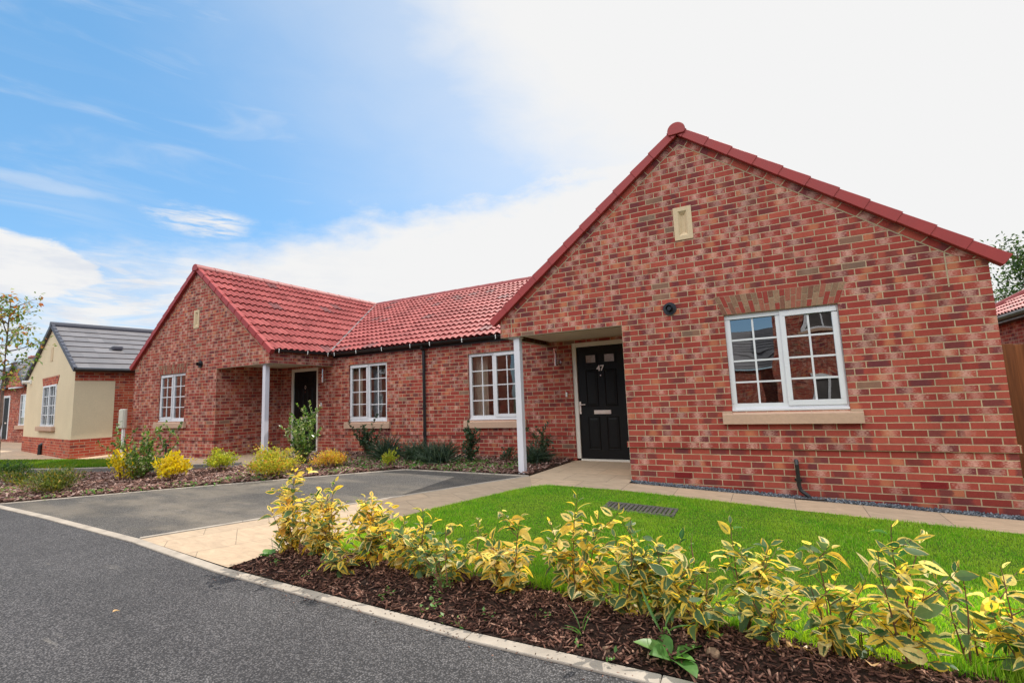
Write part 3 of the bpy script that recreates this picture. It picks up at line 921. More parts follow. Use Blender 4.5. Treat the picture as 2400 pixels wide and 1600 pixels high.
def make_window(root, fl, x0, x1, z0, z1, y, uo=(0, 0), glass='glass', room='room', sill=.45, sashL=False):
    """white casement with a proud sash on one light and a fixed light beside it"""
    mid = (x0 + x1) / 2; f = .062; yb, yf = y + .10, y + .035
    mb = MB(fl)
    mb.box(x0, x1, yf, yb, z1 - f, z1); mb.box(x0, x1, yf, yb, z0 + .03, z0 + .03 + f)
    for a, b in ((x0, x0 + f), (x1 - f, x1), (mid - .04, mid + .04)): mb.box(a, b, yf + (.0 if a != mid - .04 else .002), yb, z0 + .03 + f, z1 - f)
    mb.box(x0 - .0, x1 + .0, yf - .03, yb, z0 + .002, z0 + .03)       # nib sill
    win = mb.build('window', M['upvc'], root, bevel=.003)
    sx0, sx1 = mid + .012, x1 - .018
    s = .052; sy = yf - .014; sz0, sz1 = z0 + .055, z1 - .018
    mb = MB(fl)
    mb.box(sx0, sx1, sy, yf + .03, sz1 - s - .012, sz1); mb.box(sx0, sx1, sy, yf + .03, sz0, sz0 + s + .012)
    for a, b in ((sx0, sx0 + s), (sx1 - s, sx1)): mb.box(a, b, sy, yf + .03, sz0 + s + .012, sz1 - s - .012)
    mb.build('sash', M['upvc'], win, bevel=.005)
    for (a, b, c, d, yy) in ((x0 + f, mid - .04, z0 + .03 + f, z1 - f, yf + .028), (sx0 + s, sx1 - s, sz0 + s + .012, sz1 - s - .012, yf + .014)):
        mb = MB(fl); mb.face([(a - .005, yy, c - .005), (b + .005, yy, c - .005), (b + .005, yy, d + .005), (a - .005, yy, d + .005)])
        mb.build('pane', M[glass], win)
        mb = MB(fl); bw = .0105
        mb.box((a + b) / 2 - bw, (a + b) / 2 + bw, yy - .012, yy - .002, c, d)
        for k in (1, 2, 3):
            zz = c + (d - c) * k / 4
            mb.box(a, (a + b) / 2 - bw, yy - .012, yy - .002, zz - bw, zz + bw)
            mb.box((a + b) / 2 + bw, b, yy - .012, yy - .002, zz - bw, zz + bw)
        mb.build('glazing_bar', M['bar'], win)
    # room seen through the glass
    mb = MB(fl); d = 2.0; e = .55
    a, b, c, g = x0 - e, x1 + e, z0 - .5, z1 + .35
    mb.face([(a, y + d, c), (b, y + d, c), (b, y + d, g), (a, y + d, g)])
    mb.face([(a, y + .12, c), (a, y + d, c), (a, y + d, g), (a, y + .12, g)]); mb.face([(b, y + .12, c), (b, y + .12, g), (b, y + d, g), (b, y + d, c)])
    mb.face([(a, y + .12, c), (b, y + .12, c), (b, y + d, c), (a, y + d, c)]); mb.face([(a, y + .12, g), (a, y + d, g), (b, y + d, g), (b, y + .12, g)])
    for (p, q, r_, s_) in ((a, x0, c, g), (x1, b, c, g), (x0, x1, c, z0), (x0, x1, z1, g)):
        mb.face([(p, y + .12, r_), (q, y + .12, r_), (q, y + .12, s_), (p, y + .12, s_)])
    mb.build('room_lining', M[room], root)
    # cast stone sill
    mb = MB(fl)
    prof = [(-.062, z0 - .15), (-.062, z0 - .035), (-.05, z0 - .028), (.03, z0 - .003), (.03, z0 - .15)]
    mb.prism([(x0 - .11, y + p[0], p[1]) for p in prof], (x1 - x0 + .22, 0, 0))
    mb.box(x0 - .11, x0 + .0, y - .05, y + .03, z0 - .028, z0 + .004); mb.box(x1 - .0, x1 + .11, y - .05, y + .03, z0 - .028, z0 + .004)
    mb.build('window_sill', M['stone'], root)
    return win


def bungalow(right=True):
    fl = None if right else 2 * XM
    uo = (0, 0) if right else (.225 * 211, .075 * 90)
    cx = .936 if right else 2 * XM - .936
    if right:
        root = thing('bungalow', 'red brick bungalow nearest the camera, gable end with black front door numbered 47', 'bungalow', (cx, 0, -.45), 'attached brick bungalows')
    else:
        root = thing('bungalow', 'red brick bungalow farther left, its whole red pantiled wing roof in view', 'bungalow', (cx, 0, -.45), 'attached brick bungalows')
    B = lambda uo_=uo: MB(fl, uo_)
    # ---- brick walls
    mb = B()
    W1 = (1.307, 2.507, .45, 1.65)
    W2 = (-3.705, -2.505, .30, 1.65)
    DOOR = (-1.419, -.389, -.44, 1.673)
    wall_y(mb, 0, 0, XR, -1.0, ZS, [W1])
    wall_y(mb, 0, XL, XR, ZS, ZE, [])
    tri = [(XL, 0, ZE), (XR, 0, ZE), (AX, 0, ZA)]
    xl = lambda z: XL + (z - ZE) / SL
    xr = lambda z: XR - (z - ZE) / SL
    VX0, VX1, VZ0, VZ1 = .855, .975, 2.77, 3.11
    for q in ([(XL, 0, ZE), (XR, 0, ZE), (xr(VZ0), 0, VZ0), (xl(VZ0), 0, VZ0)], [(xl(VZ0), 0, VZ0), (VX0, 0, VZ0), (VX0, 0, VZ1), (xl(VZ1), 0, VZ1)],
              [(VX1, 0, VZ0), (xr(VZ0), 0, VZ0), (xr(VZ1), 0, VZ1), (VX1, 0, VZ1)], [(xl(VZ1), 0, VZ1), (xr(VZ1), 0, VZ1), (AX, 0, ZA)]):
        mb.face(q)
    mb.face([(XL, .10, ZS), (XL, 0, ZS), (XL, 0, ZE + .05), (XL, .10, ZE + .05)])
    mb.face([(XL, DD, ZS), (XL, .10, ZS), (XL, .10, ZE + .05), (XL, DD, ZE + .05)])
    mb.face([(0, DD, -1), (0, 0, -1), (0, 0, ZS + .12), (0, DD, ZS + .12)])
    wall_y(mb, DD, XM, 0, -1.0, EZ + .02, [W2, DOOR], reveal=.09)
    mb.face([(XR, 0, -1), (XR, 10.6, -1), (XR, 10.6, ZE), (XR, 0, ZE)])
    mb.face([(XR, 10.6, -1), (XM, 10.6, -1), (XM, 10.6, ZE), (XR, 10.6, ZE)])
    mb.face([(XR, 10.6, ZE), (XL, 10.6, ZE), (AX, 10.6, ZA)])
    # inside faces of the porch beams
    mb.face([(XL + .10, .10, ZS), (0, .10, ZS), (0, .10, 1.80), (XL + .10, .10, 1.80)])
    # projecting string course
    for a, b in ((0 - .022, XR + .022),):
        mb.box(a, b, -.022, .0, .002, .075, 'b')
    mb.box(-.016, 0, 0, DD - .02, .002, .075, 'r'); mb.box(XR, XR + .016, 0, 3, .002, .075, 'l')
    mb.box(XM, -1.43, DD - .014, DD, .002, .075, 'b')
    wall = mb.build('wall', M['brick'], root)
    # verge course: bricks laid along the rake, standing 4 mm proud
    for sgn, xe in ((1, XL), (-1, XR)):
        mb = B((uo[0] + 7.2, uo[1] + .075 * 31))
        e = Vector((AX - xe, 0, ZA - ZE)); L = e.length; e.normalize(); nn = Vector((-e.z * sgn, 0, e.x * sgn)) * -1
        if nn.z > 0: nn = -nn
        p0 = Vector((xe, -.004, ZE)) + e * .02; p1 = Vector((AX, -.004, ZA)) - e * .0
        a, b = p0, p1; c, d = p1 + nn * .078 - e * .06, p0 + nn * .078 + e * .26
        if sgn > 0: mb.face([d, c, b, a], [(.26, .003), (L - .06, .003), (L, .072), (0.02, .072)])
        else: mb.face([a, b, c, d], [(0.02, .072), (L, .072), (L - .06, .003), (.26, .003)])
        mb.face([d, d + Vector((0, .004, 0)), c + Vector((0, .004, 0)), c], [(0, 0)] * 4)
        mb.build('verge_course', M['brick'], wall)
        # thin mortar bed under it
        mb = B(); q0, q1 = d + nn * .0, c
        mb.face([d + Vector((0, .002, 0)), c + Vector((0, .002, 0)), c + nn * .009 + Vector((0, .002, 0)), d + nn * .009 + Vector((0, .002, 0))])
        mb.build('mortar_bed', M['mortar'], wall)
    # kneeler joint at the gable foot
    for x in (XL + .20, XR - .33):
        mb = B(); mb.box(x - .006, x + .006, -.003, .0, ZE - .22, ZE + .04 + .1 * (x > 0), 'b')
        mb.build('mortar_joint', M['mortar'], wall)
    # ---- flat gauged arch above the gable window
    mb = B(); mj = B()
    n = 23; a0, a1, b0, b1, za_, zb_ = 1.300, 2.514, 1.208, 2.606, 1.652, 1.893
    mj.face([(a0, -.001, za_), (a1, -.001, za_), (b1, -.001, zb_), (b0, -.001, zb_)])
    for i in range(n):
        f0, f1 = (i + .06) / n, (i + .94) / n
        sp = .36 if i % 2 else .64
        for t0, t1 in ((.015, sp - .022), (sp + .022, .985)):
            P_ = []
            for f, t_ in ((f0, t0), (f1, t0), (f1, t1), (f0, t1)):
                P_.append((lerp(lerp(a0, a1, f), lerp(b0, b1, f), t_), -.005, lerp(za_, zb_, t_)))
            mb.prism(P_, (0, .008, 0))
    arch = mb.build('window_arch', M['arch'], root)
    mj.build('mortar_joint', M['mortar'], arch)
    # ---- porch: beam undersides, ceiling, post
    mb = B()
    mb.box(XL, 0, .002, .10, ZS - .008, ZS); mb.box(XL, XL + .10, .10, DD, ZS - .008, ZS)
    mb.build('porch_lintel', M['lintel'], root)
    mb = B()
    mb.face([(XL + .10, .10, 1.735), (0, .10, 1.735), (0, DD, 1.735), (XL + .10, DD, 1.735)])
    mb.box(XL + .45, 0, .10, .122, 1.70, 1.733)
    mb.build('porch_ceiling', M['soffit'], root)
    px, py = XL + .25, .10
    zb = G(px if right else fl - px, py) - .02
    mb = B()
    mb.box(px - .05, px + .05, py - .05, py + .05, zb, ZS - .028)
    mb.box(px - .13, px + .07, py - .07, py + .07, ZS - .026, ZS - .009)
    mb.build('porch_post', M['post'], root, bevel=.004)
    # ---- windows
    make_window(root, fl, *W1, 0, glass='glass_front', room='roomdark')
    make_window(root, fl, *W2, DD)
    # ---- front door
    fy = DD + .03
    mb = B()
    f = .078
    mb.box(DOOR[0], DOOR[0] + f, fy - .015, fy + .06, DOOR[2] + .04, DOOR[3]); mb.box(DOOR[1] - f, DOOR[1], fy - .015, fy + .06, DOOR[2] + .04, DOOR[3])
    mb.box(DOOR[0] + f, DOOR[1] - f, fy - .013, fy + .06, DOOR[3] - f, DOOR[3])
    mb.box(DOOR[0] + f, DOOR[1] - f, fy - .03, fy + .05, DOOR[2] - .01, DOOR[2] + .035)
    fr = mb.build('door_frame', M['frame'], root, bevel=.004)
    dx0, dx1, dz0, dz1 = DOOR[0] + f + .003, DOOR[1] - f - .003, DOOR[2] + .04, DOOR[3] - f - .003
    mb = B(); yd = fy + .012
    mb.face([(dx0, yd, dz0), (dx1, yd, dz0), (dx1, yd, dz1), (dx0, yd, dz1)])

    def panel(a, b, c, d):
        # moulded frame and raised field
        o_ = .022
        for (p, q) in (((a, c), (b, c)), ((b, c), (b, d)), ((b, d), (a, d)), ((a, d), (a, c))):
            pass
        pts = [(a, c), (b, c), (b, d), (a, d)]
        def ring(k, y0, k2, y1):
            A = [(a + k, c + k), (b - k, c + k), (b - k, d - k), (a + k, d - k)]; Bq = [(a + k2, c + k2), (b - k2, c + k2), (b - k2, d - k2), (a + k2, d - k2)]
            for i in range(4):
                j = (i + 1) % 4
                mb.face([(A[i][0], y0, A[i][1]), (A[j][0], y0, A[j][1]), (Bq[j][0], y1, Bq[j][1]), (Bq[i][0], y1, Bq[i][1])])
        ring(-.022, yd - .001, -.012, yd - .010); ring(-.012, yd - .010, .0, yd - .002); ring(.0, yd - .002, .03, yd - .009)
        mb.face([(a + .03, yd - .009, c + .03), (b - .03, yd - .009, c + .03), (b - .03, yd - .009, d - .03), (a + .03, yd - .009, d - .03)])
    for a, b in ((-1.165, -.985), (-.82, -.64)):
        panel(a, b, .535, 1.145); panel(a, b, -.225, .31)
        o_ = .02
        for (p, q, r_, s_) in ((a - .03, b + .03, 1.265, 1.297), (a - .03, b + .03, 1.43, 1.462), (a - .03, a, 1.297, 1.43), (b, b + .03, 1.297, 1.43)):
            mb.box(p, q, yd - .016, yd, r_, s_)
    door = mb.build('door', M['door'], root)
    for a, b in ((-1.165, -.985), (-.82, -.64)):
        mb = B(); mb.face([(a, yd - .004, 1.297), (b, yd - .004, 1.297), (b, yd - .004, 1.43), (a, yd - .004, 1.43)])
        mb.build('door_glass', M['obscure'] if right else M['door'], door)
    mb = B(); mb.box(-1.06, -.752, yd - .014, yd, .378, .446); mb.box(-1.03, -.782, yd - .018, yd - .014, .392, .432)
    mb.build('letter_plate', M['nickel'], door, bevel=.002)
    mb = B(); mb.box(-1.332, -1.298, yd - .016, yd, .385, .605); mb.tube([(-1.315, yd - .05, .55), (-1.205, yd - .05, .55)], .009); mb.tube([(-1.315, yd, .55), (-1.315, yd - .055, .55)], .011)
    mb.tube([(-1.315, yd - .012, .45), (-1.315, yd - .026, .45)], .012)
    mb.build('door_handle', M['nickel'], door)
    mb = B(); mb.tube([(-.904, yd, 1.06), (-.904, yd - .008, 1.06)], .011, 10)
    mb.build('door_viewer', M['chrome'], door)
    if right:
        cu = bpy.data.curves.new('door_number', 'FONT'); cu.body = '47'; cu.size = .135; cu.extrude = .004; cu.align_x = 'CENTER'; cu.offset = .0035
        tmp = bpy.data.objects.new('tmp', cu); COL.objects.link(tmp)
        dg = bpy.context.evaluated_depsgraph_get()
        me = bpy.data.meshes.new_from_object(tmp.evaluated_get(dg)); bpy.data.objects.remove(tmp)
        me.transform(Matrix.Translation((-.904 - ORG[root.name][0], yd - .006, 1.145 - ORG[root.name][2])) @ Matrix.Rotation(PI / 2, 4, 'X'))
        me.materials.clear(); me.materials.append(M['nickel'])
        o = bpy.data.objects.new('door_number', me); COL.objects.link(o); o.parent = door; ORG[o.name] = ORG[root.name]
    else:
        mb = B()
        for k in range(14):     # small round number plate, unreadable at this distance
            a, b = 2 * PI * k / 14, 2 * PI * (k + 1) / 14
            mb.face([(-.904 + .028 * math.cos(a), yd - .006, 1.19 + .045 * math.sin(a)), (-.904 + .028 * math.cos(b), yd - .006, 1.19 + .045 * math.sin(b)), (-.904 + .018 * math.cos(b), yd - .006, 1.19 + .03 * math.sin(b)), (-.904 + .018 * math.cos(a), yd - .006, 1.19 + .03 * math.sin(a))])
        mb.build('door_number', M['nickel'], door)
    mb = B(); mb.box(-1.568, -1.536, DD - .022, DD, .70, .785)
    mb.build('doorbell', M['white'], root, bevel=.004)
    # ---- wall lamp
    lx = -1.70
    mb = B(); mb.tube([(lx + .03, DD, 1.345), (lx + .03, DD - .02, 1.345)], .045, 14); mb.tube([(lx + .02, DD - .02, 1.345), (lx, DD - .09, 1.345)], .015, 8)
    mb.tube([(lx, DD - .10, 1.275), (lx, DD - .10, 1.40)], .034, 14)
    lamp = mb.build('wall_lamp', M['chrome'], root, smooth=False)
    mb = B(); mb.tube([(lx, DD - .10, 1.40), (lx, DD - .10, 1.60)], .030, 14)
    mb.build('lamp_glass', M['lampglass'], lamp)
    # ---- boiler flue
    mb = B(); fx, fz = .663, 1.812
    mb.tube([(fx, -.0, fz), (fx, -.02, fz)], .085, 24); mb.tube([(fx, -.02, fz), (fx, -.028, fz)], .068, 24)
    for r_, y1 in ((.042, -.085),):
        ring = [(fx + r_ * math.cos(2 * PI * k / 20), fz + r_ * math.sin(2 * PI * k / 20)) for k in range(20)]
        for k in range(20):
            j = (k + 1) % 20
            mb.face([(ring[k][0], -.02, ring[k][1]), (ring[j][0], -.02, ring[j][1]), (ring[j][0], y1, ring[j][1]), (ring[k][0], y1, ring[k][1])])
    mb.tube([(fx, -.02, fz), (fx, -.06, fz)], .026, 14)
    mb.build('boiler_flue', M['black'], root)
    # ---- gable vent plaque with a splayed slot
    mb = B(); a, b, c, d = .80, 1.03, 2.716, 3.165; y0 = -.012
    k1, k2 = .058, .095; kz1, kz2 = .055, .105
    def rr(k, kz, y): return [(a + k, y, c + kz), (b - k, y, c + kz), (b - k, y, d - kz), (a + k, y, d - kz)]
    rings = [rr(0, 0, 0), rr(0, 0, y0), rr(k1, kz1, y0), rr(k2, kz2, .03)]
    for A_, B_ in zip(rings[:-1], rings[1:]):
        for i in range(4):
            j = (i + 1) % 4
            mb.face([A_[i], A_[j], B_[j], B_[i]])
    mb.face(rings[-1])
    mb.build('vent_plaque', M['vent'], root)
    # the slot needs an opening in the brickwork: a shallow dark recess sits in front of the wall plane
    # ---- waste pipe and air bricks
    gz = -.50
    mb = B()
    mb.tube([(1.93, .0, -.125), (1.93, -.05, -.12), (1.932, -.062, -.16), (1.934, -.062, -.40), (1.945, -.065, -.445), (2.015, -.085, -.50), (2.03, -.09, -.54)], .0215, 10)
    mb.box(1.895, 1.968, -.03, .0, -.345, -.325); mb.tube([(1.934, -.062, -.35), (1.934, -.062, -.32)], .027, 10)
    mb.build('waste_pipe', M['black'], root)
    for x0 in (.562, 3.03):
        mb = B(); mb.box(x0, x0 + .215, -.004, .0, -.374, -.306)
        for k in range(5): mb.box(x0 + .008, x0 + .207, -.009, -.004, -.368 + k * .0128, -.361 + k * .0128)
        mb.build('air_brick', M['airbrick'], root)
    # ---- wing roof
    sl = Vector((AX - XL, 0, ZA - ZE)).normalized()
    ext = .07
    yend = 10.7
    LS = (Vector((AX, 0, ZA)) - Vector((XL, 0, ZE))).length + ext - .02
    mb = MB(fl, (0, 0) if right else (37.2, 0))
    nl = Vector((-sl.z, 0, sl.x)); nr = Vector((sl.z, 0, sl.x)); sr = Vector((-sl.x, 0, sl.z))
    zr0 = ZE + TO - ext * SL
    tl = lambda p: p.y > EY + 1.0 and p.z < EZ + (min(p.y, 2 * RY - p.y) - EY) * (RZ - EZ) / (RY - EY) - .25
    ol = Vector((XL, -.055, ZE + TO)) - sl * ext
    pantile(mb, ol, (0, 1, 0), sl, nl, yend + .055, LS, seed=3, trim=tl)
    orr = Vector((XR, -.055, ZE + TO)) - sr * ext
    pantile(mb, orr, (0, 1, 0), sr, nr, yend + .055, LS, seed=4, trim=lambda p: p.y > 5)
    # plain bed under the tiles (also closes the back)
    for o_, s_, n_ in ((ol, sl, nl), (orr, sr, nr)):
        a_ = o_ + n_ * .004; b_ = a_ + Vector((0, yend + .05, 0)); c_ = b_ + s_ * LS; d_ = a_ + s_ * LS
        mb.face([a_, b_, c_, d_], [(0, 0), (1, 0), (1, 1), (0, 1)])
    # ---- main roof up to the shared middle line
    sm = Vector((0, RY - EY, RZ - EZ)).normalized(); nm = Vector((0, -sm.z, sm.y)); Lm = math.hypot(RY - EY, RZ - EZ) - .02
    x_end = AX
    tm = lambda p: p.x > XL and p.z < ZE + TO + (p.x - XL) * SL - .25
    pantile(mb, (XM, EY, EZ), (1, 0, 0), sm, nm, x_end - XM, Lm, seed=5, trim=tm)
    smb = Vector((0, -(RY - EY), RZ - EZ)).normalized()
    yb_ = 2 * RY - EY
    mb.face([(XM, EY + .01, EZ + .0), (AX, EY + .01, EZ + .0), (AX, RY, RZ), (XM, RY, RZ)], [(0, 0), (1, 0), (1, 1), (0, 1)])
    mb.face([(AX, yb_, EZ), (XM, yb_, EZ), (XM, RY, RZ), (AX, RY, RZ)], [(0, 0), (1, 0), (1, 1), (0, 1)])
    roof = mb.build('roof', M['tile'], root)
    # ---- valley trim
    mb = B()
    v0 = Vector((XL + (EZ - ZE - TO) / SL, EY, EZ)); v1 = Vector((AX, RY, RZ))
    vd = (v1 - v0).normalized(); sd_ = vd.cross(Vector((0, 0, 1))).normalized()
    a_, b_ = v0 + Vector((0, 0, .074)) - vd * .02, v1 + Vector((0, 0, .074)) - vd * .16
    mb.prism([a_ - sd_ * .022, a_ + sd_ * .022, a_ + sd_ * .022 + Vector((0, 0, .012)), a_ - sd_ * .022 + Vector((0, 0, .012))], b_ - a_)
    mb.build('valley_trim', M['lead'], roof)
    # ---- verge caps along both rakes
    for sgn, xe, s_ in ((1, XL, sl), (-1, XR, sr)):
        n_ = Vector((-s_.z, 0, s_.x)) if sgn > 0 else Vector((s_.z, 0, -s_.x) if s_.x > 0 else (s_.z, 0, -s_.x))
        if n_.z < 0: n_ = -n_
        mb = B()
        base = Vector((xe, 0, ZE)) - s_ * .115
        Lr = (Vector((AX, 0, ZA)) - Vector((xe, 0, ZE))).length + .115
        k = 0; g_ = .335; q = 0.0
        while q < Lr - .05:
            q1 = min(q + g_ + .012, Lr)
            for (dep, hh0, hh1, yy0, yy1) in ((.0, .122, .110, -.076, -.068),):
                lo0, lo1 = base + s_ * q, base + s_ * q1
                A_ = [Vector((lo0.x, yy0, lo0.z)) + n_ * -.002, Vector((lo0.x, yy0, lo0.z)) + n_ * hh0, Vector((lo0.x, .02, lo0.z)) + n_ * hh0, Vector((lo0.x, .02, lo0.z)) + n_ * -.002]
                B_ = [Vector((lo1.x, yy1, lo1.z)) + n_ * .004, Vector((lo1.x, yy1, lo1.z)) + n_ * hh1, Vector((lo1.x, .02, lo1.z)) + n_ * hh1, Vector((lo1.x, .02, lo1.z)) + n_ * .004]
                for i in range(4):
                    j = (i + 1) % 4
                    mb.face([A_[i], A_[j], B_[j], B_[i]])
                mb.face(A_[::-1]); mb.face(B_)
            q += g_; k += 1
        mb.build('verge_cap', M['verge'], roof, bevel=.004)
    # ---- ridge tiles, wing and main
    mb = B()
    def ridge(p0, d, L, rad):
        d = Vector(d); n_ = int(round(L / .45)); side = d.cross(Vector((0, 0, 1))).normalized()
        for k in range(n_):
            a_ = Vector(p0) + d * (L * k / n_); b_ = Vector(p0) + d * (L * (k + 1) / n_ + .02)
            for r0_, r1_ in ((rad + .008, rad),):
                A_ = [a_ + side * math.cos(t_) * r0_ + Vector((0, 0, math.sin(t_) * r0_)) for t_ in [PI * i / 12 for i in range(-1, 14)]]
                B_ = [b_ + side * math.cos(t_) * r1_ + Vector((0, 0, math.sin(t_) * r1_)) for t_ in [PI * i / 12 for i in range(-1, 14)]]
                for i in range(len(A_) - 1): mb.face([A_[i], A_[i + 1], B_[i + 1], B_[i]])
                mb.face(A_ + [a_])
    ridge((AX, -.085, RZ - .002), (0, 1, 0), yend, .108)
    ridge((XM, RY, RZ - .002), (1, 0, 0), AX - XM, .108)
    mb.build('ridge_tile', M['ridge'], roof)
    mb = B()     # round end disc at the gable peak
    ringp = [(AX + .113 * math.cos(t_), -.094, RZ - .004 + .113 * math.sin(t_)) for t_ in [2 * PI * i / 28 for i in range(28)] if math.sin(t_) > -.62]
    mb.prism(ringp, (0, .03, 0))
    mb.build('ridge_end_disc', M['verge'], roof, bevel=.004)
    # ---- gutters
    mb = B()
    def gutter(p0, p1, rad=.056):
        p0, p1 = Vector(p0), Vector(p1); d = (p1 - p0).normalized(); side = d.cross(Vector((0, 0, 1))).normalized()
        T_ = [PI + PI * i / 10 for i in range(11)]
        A_ = [p0 + side * math.cos(t_) * rad + Vector((0, 0, math.sin(t_) * rad)) for t_ in T_]; B_ = [p + (p1 - p0) for p in A_]
        for i in range(10): mb.face([A_[i], A_[i + 1], B_[i + 1], B_[i]])
        mb.face(A_); mb.face(B_)
    gzm = EZ + .005
    gutter((XM, EY - .035, gzm), (XL + .02, EY - .035, gzm))
    gutter((XL - .085, -.03, gzm), (XL - .085, EY + .02, gzm))
    mb.box(XM, XL - .03, DD - .012, DD - .001, EZ - .10, EZ + .02)     # dark soffit strip above the wall head
    gut = mb.build('gutter', M['black'], roof)
    for x in (-4.55, -3.72, -2.92, -2.2):
        mb = B(); mb.box(x - .008, x + .008, EY - .098, EY - .09, gzm - .035, gzm + .01); mb.box(x - .006, x + .006, EY - .092, EY - .086, gzm - .075, gzm - .03)
        mb.build('gutter_bracket', M['white'], gut)
    for y in (.12, .85, 1.42):
        mb = B(); mb.box(XL - .15, XL - .142, y - .008, y + .008, gzm - .035, gzm + .01); mb.box(XL - .144, XL - .138, y - .006, y + .006, gzm - .075, gzm - .03)
        mb.build('gutter_bracket', M['white'], gut)
    if right:
        mb = B(); mb.tube([(XM, EY - .03, gzm - .05), (XM, EY - .02, gzm - .10), (XM, DD - .05, gzm - .16), (XM, DD - .05, -.5)], .036, 12)
        for z in (1.5, .6): mb.tube([(XM, DD - .05, z), (XM, DD - .05, z + .04)], .042, 12)
        mb.build('downpipe', M['black'], root, smooth=False)
    return root


bungalow(True)
bungalow(False)


# ------------------------------------------------------------------ things in the rooms
def curtain(name_label, x0, x1, y, z0, z1, m, group='curtains behind the window panes'):
    mb = MB(); n = int((x1 - x0) / .02)
    P_ = [(x0 + (x1 - x0) * i / n, y + .022 * math.sin(i * 1.35) + .01 * math.sin(i * .5)) for i in range(n + 1)]
    for (a, b), (c, d) in zip(P_[:-1], P_[1:]): mb.face([(a, b, z0), (c, d, z0), (c, d, z1), (a, b, z1)])
    o = mb.build('curtain', M[m], org=((x0 + x1) / 2, y, z0))
    meta(o, name_label, 'curtain', group)


curtain('beige curtain at the left edge of the window behind the white post', -3.72, -3.40, DD + .26, .05, 1.68, 'fabric')
curtain('grey striped curtain at the right of the window behind the white post', -2.74, -2.40, DD + .26, .05, 1.68, 'fabric_grey')
curtain('grey curtain in the middle of the window left of the downpipe', -6.62, -6.36, DD + .3, .05, 1.68, 'fabric_grey')
curtain('pinkish curtain at the right edge of the window left of the downpipe', -6.16, -5.94, DD + .24, .05, 1.68, 'fabric')
curtain('pale curtain at the left edge of the window left of the downpipe', -7.16, -6.92, DD + .24, .05, 1.68, 'fabric')
mb = MB()
mb.box(-2.80, -2.52, DD + .8, DD + 1.15, .30, .85); mb.box(-2.80, -2.52, DD + 1.15, DD + 1.2, .30, 1.0)
meta(mb.build('chair', M['orangewood'], org=(-2.66, DD + 1, -.2), bevel=.01), 'orange wooden chair inside the room behind the window beside the post', 'chair')
mb = MB()
T_ = [(1.86, .30, .42), (1.86, .30, .74), (1.872, .30, .80), (1.90, .30, .835), (1.935, .30, .84), (1.965, .30, .82), (1.98, .30, .78), (1.982, .30, .62)]
mb.tube(T_, .010, 8); mb.tube([(1.80, .30, .42), (1.80, .30, .56)], .010, 8); mb.tube([(1.78, .30, .42), (2.02, .30, .42)], .02, 8)
meta(mb.build('kitchen_tap', M['chrome'], org=(1.87, .3, .42)), 'tall chrome kitchen tap behind the gable window of house 47', 'tap')

# ------------------------------------------------------------------ lawn cover, gully
gx0, gx1, gy0, gy1 = GR
gz = G(.4, -1.35) + .02
root = thing('drain_cover', 'dark slatted inspection cover set flush in the front lawn', 'drain cover', ((gx0 + gx1) / 2, (gy0 + gy1) / 2, gz))
mb = MB()
def gq(x, y, z=0): return (x, y, G(x, y) + .022 + z)
def gbox(x0, x1, y0, y1, h0, h1):
    a = [gq(x0, y0, h0), gq(x1, y0, h0), gq(x1, y1, h0), gq(x0, y1, h0)]; b = [gq(x0, y0, h1), gq(x1, y0, h1), gq(x1, y1, h1), gq(x0, y1, h1)]
    mb.face(b)
    for i in range(4): mb.face([a[i], a[(i + 1) % 4], b[(i + 1) % 4], b[i]])
for q in ((gx0, gx1, gy0, gy0 + .03), (gx0, gx1, gy1 - .03, gy1), (gx0, gx0 + .03, gy0 + .03, gy1 - .03), (gx1 - .03, gx1, gy0 + .03, gy1 - .03)): gbox(*q, -.03, .006)
mb.build('frame', M['cover'], root)
mb = MB()
nb = 15
for k in range(nb):
    x = gx0 + .035 + (gx1 - gx0 - .07) * k / nb
    gbox(x, x + .028, gy0 + .03, gy1 - .03, -.02, .004)
mb.build('grille_bar', M['cover'], root)
mb = MB(); mb.face([gq(gx0, gy0, -.025), gq(gx1, gy0, -.025), gq(gx1, gy1, -.025), gq(gx0, gy1, -.025)])
mb.build('pit', M['soil'], root)
mb = MB(); z = G(2.0, -.1)
mb.box(1.88, 2.16, -.17, -.012, z - .05, z + .022, 't'); mb.face([(1.90, -.15, z + .012), (2.14, -.15, z + .012), (2.14, -.03, z + .012), (1.90, -.03, z + .012)])
mb.box(1.88, 1.90, -.17, -.012, z + .012, z + .024); mb.box(2.14, 2.16, -.17, -.012, z + .012, z + .024); mb.box(1.90, 2.14, -.17, -.15, z + .012, z + .024)
for k in range(6): mb.box(1.91 + k * .038, 1.93 + k * .038, -.15, -.03, z + .012, z + .018)
meta(mb.build('gully_tray', M['iron'], org=(2.02, -.09, z)), 'dark grey drain tray under the black waste pipe at the wall foot', 'drain')
mb = MB(); z = G(2 * XM - 1.95, -.1)
mb.box(2 * XM - 2.16, 2 * XM - 1.88, -.17, -.012, z - .05, z + .02)
meta(mb.build('gully_tray', M['iron'], org=(2 * XM - 2.02, -.09, z)), 'dark drain tray under the waste pipe of the far bungalow', 'drain')


